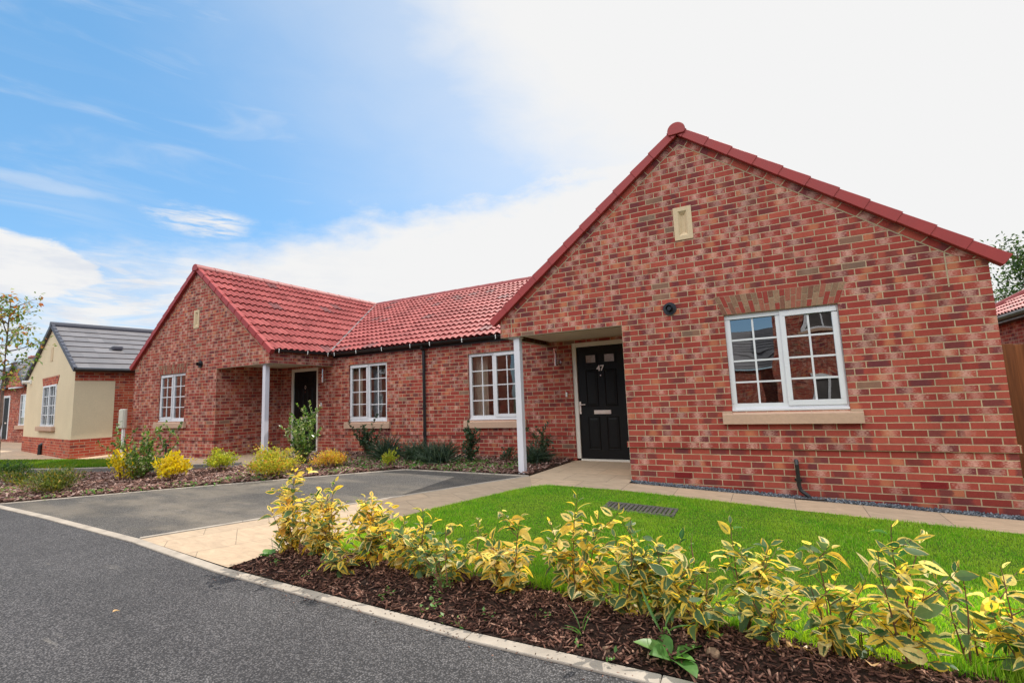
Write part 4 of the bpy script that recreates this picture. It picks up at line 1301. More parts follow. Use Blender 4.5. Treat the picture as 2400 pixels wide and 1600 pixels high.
# ------------------------------------------------------------------ houses beyond
def flat_tiles(mb, o, eu, es, nn, LU, LS, gauge=.30):
    o, eu, es, nn = Vector(o), Vector(eu).normalized(), Vector(es).normalized(), Vector(nn).normalized()
    s0 = 0.0
    while s0 < LS - .02:
        s1 = min(s0 + gauge + .02, LS)
        a, b = o + es * s0 + nn * .008, o + es * s0 + nn * .034
        c = o + es * s1 + nn * .008
        for p, q, uvv in ((a, b, s0 + .01), (b, c, s0 + .05)):
            nseg = max(1, int(LU / .33))
            for i in range(nseg):
                u0_, u1_ = LU * i / nseg, LU * (i + 1) / nseg
                mb.face([p + eu * u0_, p + eu * u1_, q + eu * u1_, q + eu * u0_], [(i * .3 + .1, uvv), (i * .3 + .2, uvv), (i * .3 + .2, uvv + .05), (i * .3 + .1, uvv + .05)])
        s0 += gauge


def small_window(root, x0, x1, z0, z1, y=0.0, cols=2, room='room', name='window'):
    """casement in the plane y of a house built in its own axes"""
    f = .055; mid = (x0 + x1) / 2
    mb = MB()
    mb.box(x0, x1, y - .02, y + .05, z1 - f, z1); mb.box(x0, x1, y - .035, y + .05, z0, z0 + f)
    for a, b in ((x0, x0 + f), (x1 - f, x1), (mid - .045, mid + .045)): mb.box(a, b, y - .02, y + .05, z0 + f, z1 - f)
    win = mb.build(name, M['upvc'], root)
    for a, b in ((x0 + f, mid - .045), (mid + .045, x1 - f)):
        mb = MB(); mb.face([(a, y + .02, z0 + f), (b, y + .02, z0 + f), (b, y + .02, z1 - f), (a, y + .02, z1 - f)])
        mb.build('pane', M['glass'], win)
        mb = MB(); mb.box((a + b) / 2 - .012, (a + b) / 2 + .012, y + .006, y + .016, z0 + f, z1 - f)
        for k in (1, 2, 3):
            zz = z0 + f + (z1 - z0 - 2 * f) * k / 4
            mb.box(a, (a + b) / 2 - .012, y + .006, y + .016, zz - .012, zz + .012); mb.box((a + b) / 2 + .012, b, y + .006, y + .016, zz - .012, zz + .012)
        mb.build('glazing_bar', M['bar'], win)
    return win


def gable_wall(mb, y, x0, x1, z0, ze, za, xa, holes):
    wall_y(mb, y, x0, x1, z0, ze, holes, .05)
    mb.face([(x0, y, ze), (x1, y, ze), (xa, y, za)])


# cream rendered bungalow, local axes: x along its gable from the left corner, y backwards
rz = math.atan2(.77, -5.94) - PI
rz = math.atan2(-.77, 5.94)
GL = 5.99
root = thing('rendered_bungalow', 'cream rendered bungalow with grey tiled roof and brick plinth, left of the red brick pair', 'bungalow', (-14.75 - 5.94, -.82 + .77, 0), None, rz)
z0_, ze_, za_ = -.62, 1.90, 3.42
win = (2.50, 4.12, .40, 1.63)
pl = .055
mb = MB()
gable_wall(mb, 0, 0, GL, pl, ze_, za_, 3.2, [win])
mb.face([(GL, 0, pl), (GL, .87, pl), (GL, .87, 1.62), (GL, 0, 1.62)])
mb.face([(GL - .0, 0, 1.62), (GL, .0, ze_), (GL - .02, 0, ze_)])
wall = mb.build('rendered_wall', M['cream'], root)
mb = MB(None, (.05, .02))
mb.box(-.012, GL + .012, -.012, 0, z0_, pl - .002, 'b'); mb.box(GL, GL + .012, 0, .87, z0_, pl - .002, 'lb')
mb.face([(GL - .004, .87, z0_), (GL - .004, 9, z0_), (GL - .004, 9, ze_), (GL - .004, .87, ze_)]); mb.face([(GL - .004, .0, 1.622), (GL - .004, .87, 1.622), (GL - .004, .87, ze_), (GL - .004, 0, ze_)])
mb.face([(0, 9, z0_), (0, 0, z0_), (0, 0, ze_), (0, 9, ze_)]); mb.face([(GL, 9, z0_), (0, 9, z0_), (0, 9, ze_), (GL, 9, ze_)])
mb.face([(GL, 9, ze_), (0, 9, ze_), (3.2, 9, za_)])
mb.build('brick_wall', M['brick_plain'], root)
mb = MB(None, (.05, .02)); mb.prism([(win[0] - .06, -.014, 1.63), (win[1] + .06, -.014, 1.63), (win[1] + .22, -.014, 1.88), (win[0] - .22, -.014, 1.88)], (0, .012, 0))
mb.build('brick_lintel', M['brick_plain'], root)
small_window(root, *win)
mb = MB(); mb.face([(win[0] - .3, .6, .1), (win[1] + .3, .6, .1), (win[1] + .3, .6, 1.8), (win[0] - .3, .6, 1.8)]); mb.build('room_lining', M['room'], root)
mb = MB(); mb.box(win[0] - .28, win[1] + .12, -.09, .02, .265, .398); mb.build('window_sill', M['stone'], root, bevel=.01)
mb = MB(); mb.box(3.10, 3.38, -.012, 0, 2.36, 2.78); mb.build('vent_plaque', M['vent'], root)
mb = MB(); mb.tube([(2.9, 0, -.13), (2.9, -.05, -.15), (2.9, -.06, -.48)], .05, 8); mb.build('waste_pipe', M['black'], root)
mb = MB(); mb.tube([(.62, 0, 1.87), (.62, -.22, 1.85)], .05, 8); mb.box(.56, .68, -.04, -.001, 1.80, 1.93); mb.build('security_lamp', M['white'], root)
mb = MB()
for xe, xs in ((-.12, 1), (GL + .12, -1)):
    s_ = Vector((3.2 - xe, 0, za_ - ze_ + .02)).normalized(); n_ = Vector((-s_.z * xs, 0, abs(s_.x)))
    o_ = Vector((xe, -.06, ze_ + .03))
    L = (Vector((3.2, 0, za_ + .05)) - Vector((xe, 0, ze_ + .03))).length
    flat_tiles(mb, o_, (0, 1, 0), s_, n_, 9.2, L, .40)
roof = mb.build('roof', M['greytile'], root)
mb = MB()
for xe, xs in ((-.14, 1), (GL + .14, -1)):
    s_ = Vector((3.2 - xe, 0, za_ - ze_ + .02)).normalized(); n_ = Vector((-s_.z * xs, 0, abs(s_.x)))
    L = (Vector((3.2, 0, za_ + .05)) - Vector((xe, 0, ze_ + .03))).length; q = 0
    while q < L - .05:
        a = Vector((xe, -.08, ze_ - .03)) + s_ * q
        P_ = [a, a + s_ * .27, a + s_ * .27 + n_ * .11, a + n_ * .125]
        mb.prism(P_, (0, .07, 0)); q += .262
mb.build('verge_cap', M['greyverge'], roof)
mb = MB(); mb.tube([(3.2, -.09, za_ + .06), (3.2, 9.1, za_ + .06)], .105, 12); mb.build('ridge_tile', M['greyverge'], roof)
mb = MB(); mb.tube([(GL + .16, -.05, ze_ + .02), (GL + .16, 9, ze_ + .02)], .055, 8); gt = mb.build('gutter', M['black'], roof)
mb = MB()
a = Vector((4.79, 1.17, 2.60))
mb.box(a.x - .16, a.x + .12, a.y - .13, a.y + .13, a.z + .02, a.z + .15); mb.build('roof_vent', M['greyverge'], roof, bevel=.03)

# far left brick bungalow
root = thing('far_brick_bungalow', 'distant brick bungalow with grey roof at the far left edge behind the street tree', 'bungalow', (-30, 2, -.5))
mb = MB()
wall_y(mb, 2.0, -40, -20, -1, 2.05, [(-28.5, -27.3, .33, 1.73), (-30.55, -29.68, -.30, 1.73)], .06)
wall_y(mb, 1.7, -29.25, -27.0, 2.05, 2.12, [])
mb.face([(-29.25, 1.7, 2.12), (-27.0, 1.7, 2.12), (-28.12, 1.7, 3.06)])
mb.face([(-20, 2, -1), (-20, 9, -1), (-20, 9, 2.05), (-20, 2, 2.05)])
mb.build('wall', M['brick'], root)
small_window(root, -28.5, -27.3, .33, 1.73, 2.03)
mb = MB(); mb.face([(-28.9, 2.7, 0), (-26.9, 2.7, 0), (-26.9, 2.7, 1.9), (-28.9, 2.7, 1.9)]); mb.build('room_lining', M['room'], root)
mb = MB(); mb.box(-28.62, -27.2, 1.91, 2.02, .17, .33); mb.build('window_sill', M['stone'], root)
mb = MB(); mb.box(-30.55, -30.45, 1.99, 2.06, -.30, 1.73); mb.box(-29.78, -29.68, 1.99, 2.06, -.30, 1.73); mb.box(-30.45, -29.78, 1.99, 2.06, 1.63, 1.73); mb.build('door_frame', M['upvc'], root)
mb = MB(); mb.box(-30.45, -29.78, 2.02, 2.06, -.30, 1.63); dr = mb.build('door', M['door'], root)
mb = MB(); mb.box(-30.2, -30.0, 2.005, 2.02, .42, .48); mb.build('letter_plate', M['nickel'], dr)
mb = MB()
s_ = Vector((0, 3.7, 2.35)).normalized(); flat_tiles(mb, (-40, 1.85, 2.08), (1, 0, 0), s_, Vector((0, -s_.z, s_.y)), 20, 4.35, .34)
s2 = Vector((0, -3.7, 2.35)).normalized(); flat_tiles(mb, (-40, 9.2, 2.08), (1, 0, 0), s2, Vector((0, s2.z, -s2.y)), 20, 4.35, .34)
for xe, xs in ((-29.4, 1), (-26.85, -1)):
    s_ = Vector((-28.12 - xe, 0, 1.02)).normalized(); flat_tiles(mb, (xe, 1.6, 2.10), (0, 1, 0), s_, Vector((-s_.z * xs, 0, abs(s_.x))), 2.0, 1.62, .3)
roof = mb.build('roof', M['greytile'], root)
mb = MB(); mb.tube([(-40, 5.53, 4.46), (-20, 5.53, 4.46)], .11, 8); mb.build('ridge_tile', M['ridge'], roof)
mb = MB()
for xe, xs in ((-29.42, 1), (-26.83, -1)):
    s_ = Vector((-28.12 - xe, 0, 1.02)).normalized(); n_ = Vector((-s_.z * xs, 0, abs(s_.x))); a = Vector((xe, 1.57, 2.06))
    mb.prism([a, a + s_ * 1.66, a + s_ * 1.66 + n_ * .13, a + n_ * .13], (0, .07, 0))
mb.build('verge_cap', M['greyverge'], roof)
mb = MB(); mb.tube([(-40, 1.8, 2.05), (-29.5, 1.8, 2.05)], .055, 8); mb.build('gutter', M['black'], roof)

# brick house behind the fence on the right, hipped red roof
root = thing('hipped_house', 'brick house with hipped red roof behind the timber fence on the right', 'house', (9, 6, -.8))
mb = MB()
mb.face([(6.2, 10.0, -1), (6.2, 1.2, -1), (6.2, 1.2, 1.98), (6.2, 10.0, 1.98)]); mb.face([(6.2, 1.2, -1), (14, 1.2, -1), (14, 1.2, 1.98), (6.2, 1.2, 1.98)])
mb.face([(14, 1.2, -1), (14, 10, -1), (14, 10, 1.98), (14, 1.2, 1.98)]); mb.face([(14, 10, -1), (6.2, 10, -1), (6.2, 10, 1.98), (14, 10, 1.98)])
mb.build('wall', M['brick'], root)
mb = MB()
e_ = 1.99; ap = 4.3; hx0, hx1, hy0, hy1 = 6.02, 14.2, 1.0, 10.2; rx = (hx0 + hx1) / 2
s_ = Vector((rx - hx0, 0, ap - e_)).normalized()
slope = (ap - e_) / (rx - hx0)
hip = lambda p: (p.z - e_ - .03) / slope > min(p.y - hy0, hy1 - p.y) + .08
pantile(mb, (hx0, hy0, e_), (0, 1, 0), s_, Vector((-s_.z, 0, s_.x)), hy1 - hy0, (Vector((rx, 0, ap)) - Vector((hx0, 0, e_))).length, seed=9, trim=hip)
mb.face([(hx0, hy0, e_), (hx1, hy0, e_), (rx, hy0 + 4.09, ap)]); mb.face([(hx1, hy0, e_), (hx1, hy1, e_), (rx, hy1 - 4.09, ap), (rx, hy0 + 4.09, ap)]); mb.face([(hx1, hy1, e_), (hx0, hy1, e_), (rx, hy1 - 4.09, ap)])
roof = mb.build('roof', M['tile'], root)
mb = MB(); mb.tube([(hx0, hy1, e_ + .05), (rx, hy1 - 4.09, ap + .06), (rx, hy0 + 4.09, ap + .06), (hx0, hy0, e_ + .05)], .10, 8); mb.build('ridge_tile', M['ridge'], roof)
mb = MB(); mb.tube([(hx0 - .04, hy0, e_ - .03), (hx0 - .04, hy1, e_ - .03)], .055, 8); mb.box(hx0, 6.2, 1.2, 10, e_ - .12, e_ - .0); mb.build('gutter', M['black'], roof)

# houses across the road, seen mirrored in the window glass
root = thing('facing_bungalow', 'grey roofed bungalow across the road mirrored in the left light of the gable window', 'bungalow', (-6, -20, -.8))
mb = MB(); wall_y(mb, 0, -11, 2.3, -.9, 1.7, [])
mb.v = [(x, -18.0, z) for x, y, z in mb.v]; mb.build('wall', M['brick'], root)
mb = MB(); s_ = Vector((0, -3.4, 2.1)).normalized(); flat_tiles(mb, (2.5, -17.8, 1.75), (-1, 0, 0), s_, Vector((0, s_.z, 3.4)), 13, 4.0, .3)
mb.build('roof', M['greytile'], root)
root = thing('facing_house', 'long brick house across the road mirrored in the windows between the porches', 'house', (-24, -17, -.8))
mb = MB(); hol = [(-20 - 4 * k, -18.8 - 4 * k, .1, 1.3) for k in range(5)] + [(-20 - 4 * k, -18.8 - 4 * k, 2.9, 4.0) for k in range(5)]
wall_y(mb, 0, -46, -12.5, -.9, 5.0, hol, .0)
mb.v = [(x, -16.0, z) for x, y, z in mb.v]; mb.build('wall', M['brick'], root)
for a, b, c, d in hol:
    mb = MB(); y = -15.97; f = .09
    for q in ((a, b, c, c + f), (a, b, d - f, d), (a, a + f, c + f, d - f), (b - f, b, c + f, d - f), ((a + b) / 2 - f / 2, (a + b) / 2 + f / 2, c + f, d - f)): mb.box(q[0], q[1], y - .03, y + .03, q[2], q[3])
    w_ = mb.build('window', M['upvc'], root)
    mb = MB(); mb.face([(a, y - .02, c), (b, y - .02, c), (b, y - .02, d), (a, y - .02, d)]); mb.build('pane', M['roomdark'], w_)
mb = MB(); mb.prism([(-46.2, -15.8, 4.95), (-12.3, -15.8, 4.95), (-12.3, -20, 7.4), (-46.2, -20, 7.4)], (0, 0, .08)); mb.build('roof', M['greytile'], root)
root = thing('facing_house', 'two storey brick house across the road mirrored in the right light of the gable window', 'house', (6, -17, -.8))
mb = MB(); hol = [(3.1, 4.3, .0, 1.2), (3.0, 4.4, 3.0, 4.1), (6, 7.2, .2, 1.4), (6, 7.2, 3.0, 4.1)]
wall_y(mb, 0, 2.0, 12, -.9, 5.2, hol, .0)
mb.v = [(x, -15.6, z) for x, y, z in mb.v]; mb.build('wall', M['brick'], root)
for a, b, c, d in hol:
    mb = MB(); y = -15.57; f = .09
    for q in ((a, b, c, c + f), (a, b, d - f, d), (a, a + f, c + f, d - f), (b - f, b, c + f, d - f), ((a + b) / 2 - f / 2, (a + b) / 2 + f / 2, c + f, d - f)): mb.box(q[0], q[1], y - .03, y + .03, q[2], q[3])
    w_ = mb.build('window', M['upvc'], root)
    mb = MB(); mb.face([(a, y - .02, c), (b, y - .02, c), (b, y - .02, d), (a, y - .02, d)]); mb.build('pane', M['roomdark'], w_)
    mb = MB(); mb.box(a - .1, b + .1, y - .05, y + .06, c - .15, c); mb.build('window_sill', M['stone'], w_)
mb = MB(); mb.prism([(2.0 - .2, -15.4, 5.15), (12.2, -15.4, 5.15), (12.2, -19, 7.6), (1.8, -19, 7.6)], (0, 0, .08)); mb.build('roof', M['greytile'], root)

# ------------------------------------------------------------------ fence, cabinet
root = thing('timber_fence', 'brown stained timber fence of vertical boards at the right edge beside the gable wall', 'fence', (5, 2.8, -.65))
mb = MB()
for k in range(18):
    x = 3.95 + k * .122
    if k % 2: mb.box(x, x + .13, 2.80, 2.82, -.64, 1.20)
    else: mb.box(x - .004, x + .126, 2.775, 2.795, -.64, 1.215)
mb.build('board', M['fence'], root, bevel=.003)
mb = MB()
for z in (-.35, .3, .95): mb.box(3.85, 6.2, 2.822, 2.87, z, z + .08)
mb.build('rail', M['fence'], root)
mb = MB(); mb.box(3.86, 3.95, 2.76, 2.86, -.66, 1.22); mb.box(6.10, 6.19, 2.76, 2.86, -.66, 1.22); mb.build('post', M['fence'], root)

root = thing('meter_cabinet', 'cream utility cabinet on a slim white post at the left corner of the far bungalow', 'cabinet', (-13.25, -.28, -.42))
mb = MB(); mb.box(-13.41, -13.15, -.33, -.24, .31, .82); mb.build('box', M['box'], root, bevel=.02)
mb = MB(); mb.box(-13.395, -13.165, -.34, -.33, .33, .80); mb.build('door', M['box'], root, bevel=.006)
mb = MB(); mb.box(-13.29, -13.21, -.30, -.25, -.45, .30); mb.build('post', M['white'], root)

# ------------------------------------------------------------------ plants
LT = np.linspace(0, 1, 6)


def leaf_template(wr=.42, fold=.22, curl=.25):
    V = []; U = []
    for t_ in LT:
        wv = wr / 2 * math.sin(PI * min(1, max(0, t_ ** .85))) ** .8 if 0 < t_ < 1 else .0
        wv = max(wv, .004)
        z = -curl * t_ * t_
        for s_ in (-1, 0, 1):
            V.append((t_, s_ * wv, z + fold * abs(s_) * wv * 2)); U.append((t_, s_))
    Q = []
    for i in range(5):
        for j in range(2):
            a = i * 3 + j; Q.append((a, a + 1, a + 4, a + 3))
    return np.array(V, np.float32), np.array(U, np.float32), np.array(Q, np.int32)


def leaf_small(wr=.5):
    V = np.array([(0, 0, 0), (.45, -wr / 2, .06), (1, 0, -.08), (.45, wr / 2, .06)], np.float32)
    return V, np.array([(0, 0), (.5, -1), (1, 0), (.5, 1)], np.float32), np.array([(0, 1, 2, 3)], np.int32)


def leaves(name, L, tmpl, m, parent=None, org=(0, 0, 0), smooth=True):
    """L: list of (pos, dir, up, length, widthscale, curlscale)"""
    TV, TU, TQ = tmpl
    n = len(L); k = len(TV)
    P_ = np.array([l[0] for l in L], np.float32); Dv = np.array([l[1] for l in L], np.float32); Uv = np.array([l[2] for l in L], np.float32)
    Dv /= np.linalg.norm(Dv, axis=1, keepdims=True) + 1e-9
    S = np.cross(Uv, Dv); S /= np.linalg.norm(S, axis=1, keepdims=True) + 1e-9
    N_ = np.cross(Dv, S)
    ln = np.array([l[3] for l in L], np.float32)[:, None, None]; ws = np.array([l[4] for l in L], np.float32)[:, None, None]; cs = np.array([l[5] for l in L], np.float32)[:, None, None]
    V = P_[:, None, :] + ln * (Dv[:, None, :] * TV[None, :, :1] + S[:, None, :] * (TV[None, :, 1:2] * ws) + N_[:, None, :] * (TV[None, :, 2:3] * cs))
    Q = (np.arange(n) * k)[:, None, None] + TQ[None]
    return np_mesh(name, V.reshape(-1, 3), Q.reshape(-1, 4), None, m, np.tile(TU, (n, 1)), parent, org, smooth)


LEAF = leaf_template(.46)
LEAF_N = leaf_template(.30, .15, .5)
SMALL = leaf_small()
NEEDLE = leaf_small(.16)


def vrand(rd, s=1.0):
    return Vector((rd.gauss(0, s), rd.gauss(0, s), rd.gauss(0, s)))


def elaeagnus(x, y, h, lean, nst, seed, m, label, ll=.078, dens=1.0, spread=.12, bare=.16, hmin=.5):
    rd = random.Random(seed)
    z = G(x, y) + hb(x, y)
    root = thing('variegated_shrub', label, 'shrub', (x, y, z), 'variegated shrubs along the front bed')
    b = Vector((x, y, z)); L = []; st = MB()

    def shoot(p0, d0, length, r0_, leafscale, first):
        pts = []; d = d0.copy(); p = p0.copy(); nseg = max(4, int(length / .04))
        for i in range(nseg + 1):
            pts.append(p.copy()); p += d * (length / nseg)
            d = (d + vrand(rd, .07) + Vector((0, 0, .035))).normalized()
        st.tube(pts, [max(r0_ * (1 - .7 * i / nseg), .0011) for i in range(nseg + 1)], 5)
        n_ = max(4, int(length / .023 * dens)); ph = rd.uniform(0, 6)
        for i in range(n_):
            t_ = first + (1 - first) * (i + .5) / n_
            k = min(int(t_ * nseg), nseg - 1); q = pts[k].lerp(pts[k + 1], t_ * nseg - k)
            ph += 2.4 + rd.uniform(-.5, .5)
            out_ = Vector((math.cos(ph), math.sin(ph), 0))
            ax = (pts[k + 1] - pts[k]).normalized()
            rise = lerp(-.35, .8, t_ ** 1.6) + rd.gauss(0, .38)
            dd = (out_ + ax * rise + vrand(rd, .22)).normalized()
            upv = (ax * .8 + vrand(rd, .5) + Vector((0, 0, .4))).normalized()
            sz = ll * 1.28 * leafscale * rd.uniform(.62, 1.18) * (1.0 - .5 * max(0, (t_ - .82) / .18))
            L.append((q + dd * .012, dd, upv, sz, rd.uniform(.8, 1.2), rd.uniform(-.3, 2.0)))
        return pts

    if nst > 2 and x < 1.2: nst += 1
    dens *= .84 if x < 1.4 else .74
    if x > 1.4: spread *= .62
    for i in range(nst):
        a = rd.uniform(0, 2 * PI) if i else 0
        hh = h if i == 0 else h * rd.uniform(hmin, .92)
        d = Vector((math.cos(a) * spread * rd.uniform(1.2, 4.8), math.sin(a) * spread * rd.uniform(.8, 2.6), 1)) if i else Vector((lean, 0, 1))
        if i: d.x += lean * .6
        pts = shoot(b + Vector((rd.uniform(-.015, .015), rd.uniform(-.015, .015), -.01)), d.normalized(), hh, .0052, 1.0, bare)
        for _ in range(rd.randint(2, 4)):
            k = rd.randint(int(len(pts) * .25), int(len(pts) * .8)); aa = rd.uniform(0, 2 * PI)
            shoot(pts[k], Vector((math.cos(aa), math.sin(aa), rd.uniform(.15, 1.1))).normalized(), rd.uniform(.09, .22), .0028, .85, .25)
    leaves('foliage', L, LEAF, m, root)
    st.build('stem', M['twig'], root)
    return root


Y_, X_, Z_ = M['var_y'], M['var_m'], M['var_g']
elaeagnus(-1.90, -3.72, .72, -.05, 6, 11, Y_, 'tall yellow variegated shrub at the left end of the front bed by the kerb corner', .085, 1.0, .17)
elaeagnus(-1.66, -3.66, .52, -.03, 6, 12, Y_, 'dense low yellow shrub just right of the end shrub', .072, 1.1, .2, .1)
elaeagnus(-1.46, -3.68, .64, .04, 6, 13, Y_, 'yellow shrub in front of the path with two thin leaders', .072, 1.05, .18)
elaeagnus(-1.16, -3.86, .17, .0, 3, 14, Z_, 'very low lime green shrub close to the kerb', .082, .6, .5, .2)
elaeagnus(-1.06, -3.68, .60, .03, 6, 15, Y_, 'yellow shrub with one dark green leaf near its tip, at the lawn corner', .080, 1.0, .17)
elaeagnus(-.80, -3.64, .44, .02, 6, 16, Y_, 'bushy yellow shrub between two taller ones at the lawn corner', .074, 1.1, .24, .1)
elaeagnus(-.56, -3.69, .50, .06, 5, 17, X_, 'green hearted yellow shrub hanging low over the dark mulch', .078, 1.1, .24, .1)
elaeagnus(-.33, -3.70, .40, .05, 5, 18, X_, 'short bushy shrub left of the single bare stem', .074, 1.0, .28, .1)
elaeagnus(-.11, -3.66, .43, -.03, 1, 19, Y_, 'single thin stem topped by a small leaf rosette', .045, .45, .1, .8)
elaeagnus(.19, -3.70, .50, -.05, 6, 20, Y_, 'open yellow shrub with drooping lower leaves below the lawn middle', .080, 1.0, .34)
elaeagnus(.60, -3.57, .67, -.10, 5, 21, Y_, 'tallest pale topped shrub standing before the door path', .080, 1.0, .16, .2, .45)
elaeagnus(.89, -3.65, .58, .0, 5, 22, X_, 'leaning shrub in front of the drain cover with curled top leaves', .084, 1.0, .18)
elaeagnus(1.11, -3.66, .47, -.05, 5, 23, X_, 'thick yellow and green shrub right of the drain cover', .086, 1.0, .2)
elaeagnus(1.34, -3.70, .32, -.08, 4, 24, Z_, 'low shrub with big drooping green and yellow leaves', .088, .9, .25, .1)
elaeagnus(1.52, -3.50, .56, -.06, 4, 25, X_, 'upright sparse shrub below the waste pipe with lime tip leaves', .084, 1.0, .16, .15)
elaeagnus(1.64, -3.68, .30, .05, 4, 26, X_, 'knee high young shrub with curled yellow top', .074, 1.1, .3, .15)
elaeagnus(1.92, -3.62, .54, -.10, 5, 27, X_, 'shrub with tiers of horizontal leaves leaning left', .088, .75, .2, .2)
elaeagnus(2.04, -3.54, .20, .02, 2, 28, X_, 'tiny shrub with a few bent leaves in the grass edge', .072, .6, .2, .3)
elaeagnus(2.20, -3.66, .70, -.02, 5, 29, X_, 'tall open shrub with forked woody base near the right corner', .090, .62, .17, .3)
elaeagnus(2.46, -3.44, .49, -.12, 2, 30, X_, 'shrub with a long bare leaning stem near the right edge', .080, .35, .2, .3)
elaeagnus(2.52, -3.34, .20, .04, 2, 31, X_, 'small twiggy shrub behind the bare leaning stem', .066, .6, .2, .3)
elaeagnus(2.66, -3.46, .49, -.06, 4, 32, X_, 'big leaved shrub cut off by the right edge of the picture', .092, .8, .22, .2)


def mound(name, label, x, y, h, wd, seed, n, ll, m, cat='shrub', tmpl=SMALL, upright=.5, shell=.55, wr=1.0, group='small shrubs in the bed between the driveways', top=1.0):
    rd = random.Random(seed); z = G(x, y) + .01
    root = thing(name, label, cat, (x, y, z), group)
    L = []; st = MB(); b = Vector((x, y, z))
    ntw = 16; tips = []
    for i in range(ntw):
        a = 2 * PI * i / ntw + rd.uniform(-.2, .2); e = rd.uniform(.15, 1.45)
        r_ = rd.uniform(.7, 1.05)
        tip = b + Vector((math.cos(a) * math.cos(e) * wd / 2 * r_, math.sin(a) * math.cos(e) * wd / 2 * r_, h * (.22 + .78 * math.sin(e)) * r_))
        tips.append(tip)
        st.tube([b, b.lerp(tip, .5) + Vector((0, 0, .04 * h)), tip], [.006, .004, .0015], 4)
    for i in range(n):
        tip = rd.choice(tips)
        t_ = rd.uniform(shell, 1.04)
        p = b.lerp(tip, t_) + Vector((rd.gauss(0, wd * .085), rd.gauss(0, wd * .085), rd.gauss(0, h * .07)))
        p.z = max(p.z, z + .01)
        d = ((p - b).normalized() * .6 + vrand(rd, .5) + Vector((0, 0, upright))).normalized()
        L.append((p, d, (Vector((0, 0, 1)) + vrand(rd, .5)).normalized(), ll * rd.uniform(.6, 1.3), wr * rd.uniform(.8, 1.2), 1.0))
    leaves('foliage', L, tmpl, m, root, smooth=False)
    st.build('stem', M['twig'], root)
    return root


def spray(name, label, x, y, h, wd, seed, n, m, wr=.012, group='small shrubs in the bed between the driveways', cat='shrub'):
    """tuft of thin arching blades"""
    rd = random.Random(seed); z = G(x, y) + .005
    root = thing(name, label, cat, (x, y, z), group)
    L = []
    for i in range(n):
        a = rd.uniform(0, 2 * PI); e = rd.uniform(.35, 1.5)
        p = Vector((x + rd.gauss(0, wd * .18), y + rd.gauss(0, wd * .18), z + rd.uniform(0, h * .25)))
        d = Vector((math.cos(a) * math.cos(e), math.sin(a) * math.cos(e), math.sin(e)))
        ln = rd.uniform(.35, .95) * h
        L.append((p, d, (Vector((0, 0, 1)) + vrand(rd, .3)).normalized(), ln, wr / .3 / ln * rd.uniform(.6, 1.3), rd.uniform(.2, 1.1)))
    leaves('foliage', L, LEAF_N, m, root)
    return root


def airy(name, label, x, y, h, wd, seed, nst, m, ll=.03, group='small shrubs in the bed between the driveways', dens=1.0, cat='shrub', low=.1, lean=(0, 0)):
    rd = random.Random(seed); z = G(x, y)
    root = thing(name, label, cat, (x, y, z), group)
    L = []; st = MB()
    def br(p, d, length, r_, depth):
        pts = [p.copy()]; n_ = 6
        for i in range(n_):
            d = (d + vrand(rd, .13) + Vector((0, 0, .04))).normalized(); p = p + d * length / n_; pts.append(p.copy())
        st.tube(pts, [max(r_ * (1 - .8 * i / n_), .001) for i in range(n_ + 1)], 4)
        k = int(length / .012 * dens)
        for i in range(k):
            t_ = low + (1 - low) * rd.random(); j = min(int(t_ * n_), n_ - 1)
            q = pts[j].lerp(pts[j + 1], t_ * n_ - j) + vrand(rd, .008)
            dd = (vrand(rd, .6) + Vector((0, 0, .3)) + d * .5).normalized()
            L.append((q, dd, (Vector((0, 0, 1)) + vrand(rd, .5)).normalized(), ll * rd.uniform(.6, 1.3), rd.uniform(.8, 1.2), 1.0))
        if depth:
            for _ in range(4):
                j = rd.randint(1, n_); a = rd.uniform(0, 2 * PI)
                br(pts[j], (d * .7 + Vector((math.cos(a), math.sin(a), rd.uniform(.0, .6)))).normalized(), length * rd.uniform(.3, .5), r_ * .5, depth - 1)
    for i in range(nst):
        a = 2 * PI * i / nst + rd.uniform(-.4, .4); sp = wd / h * rd.uniform(.1, .75)
        br(Vector((x, y, z)), Vector((math.cos(a) * sp + lean[0], math.sin(a) * sp + lean[1], 1)).normalized(), h * rd.uniform(.6, 1.0), .008, 1)
    leaves('foliage', L, SMALL, m, root, smooth=False)
    st.build('stem', M['twig'], root)
    return root


mound('shrub', 'dark green low shrub at the left edge of the picture beside the far driveway', -11.8, -2.75, .36, .75, 41, 900, .05, M['l_green'])
mound('shrub', 'olive low shrub between the edge shrub and the juniper', -10.5, -2.9, .26, .9, 42, 900, .045, M['l_juniper'])
mound('juniper', 'spreading olive juniper shrub low over the pinkish mulch', -8.55, -3.12, .40, .85, 43, 2600, .07, M['l_juniper'], tmpl=NEEDLE, upright=.35, shell=.3)
airy('tall_shrub', 'tall straggly green shrub in front of the cream rendered house', -8.20, -2.10, .92, 1.15, 44, 12, M['l_airy'], .058, dens=1.0, lean=(.1, 0))
mound('shrub', 'yellow flecked low shrub at the foot of the tall straggly shrub', -8.42, -2.28, .52, .55, 45, 420, .07, M['l_yellow'], shell=.6)
mound('shrub', 'brilliant yellow shrub standing alone in the mulch', -7.45, -1.92, .46, .50, 46, 620, .075, M['l_yellow'], tmpl=SMALL, upright=.6)
mound('shrub', 'rounded lime green shrub before the far porch wall', -7.40, -1.15, .40, .58, 47, 1500, .045, M['l_lime'])
mound('shrub', 'large lime and orange shrub below the far white porch post', -5.80, -1.20, .52, .80, 48, 2600, .05, M['l_limeorange'])
airy('tall_shrub', 'tall airy glossy green shrub in front of the far black door', -6.35, -.16, 1.05, 1.05, 49, 15, M['l_airy'], .055, dens=1.1, low=.05)
mound('shrub', 'small round orange and yellow shrub left of the gutter downpipe', -5.36, -.38, .33, .58, 50, 1500, .042, M['l_orange'])
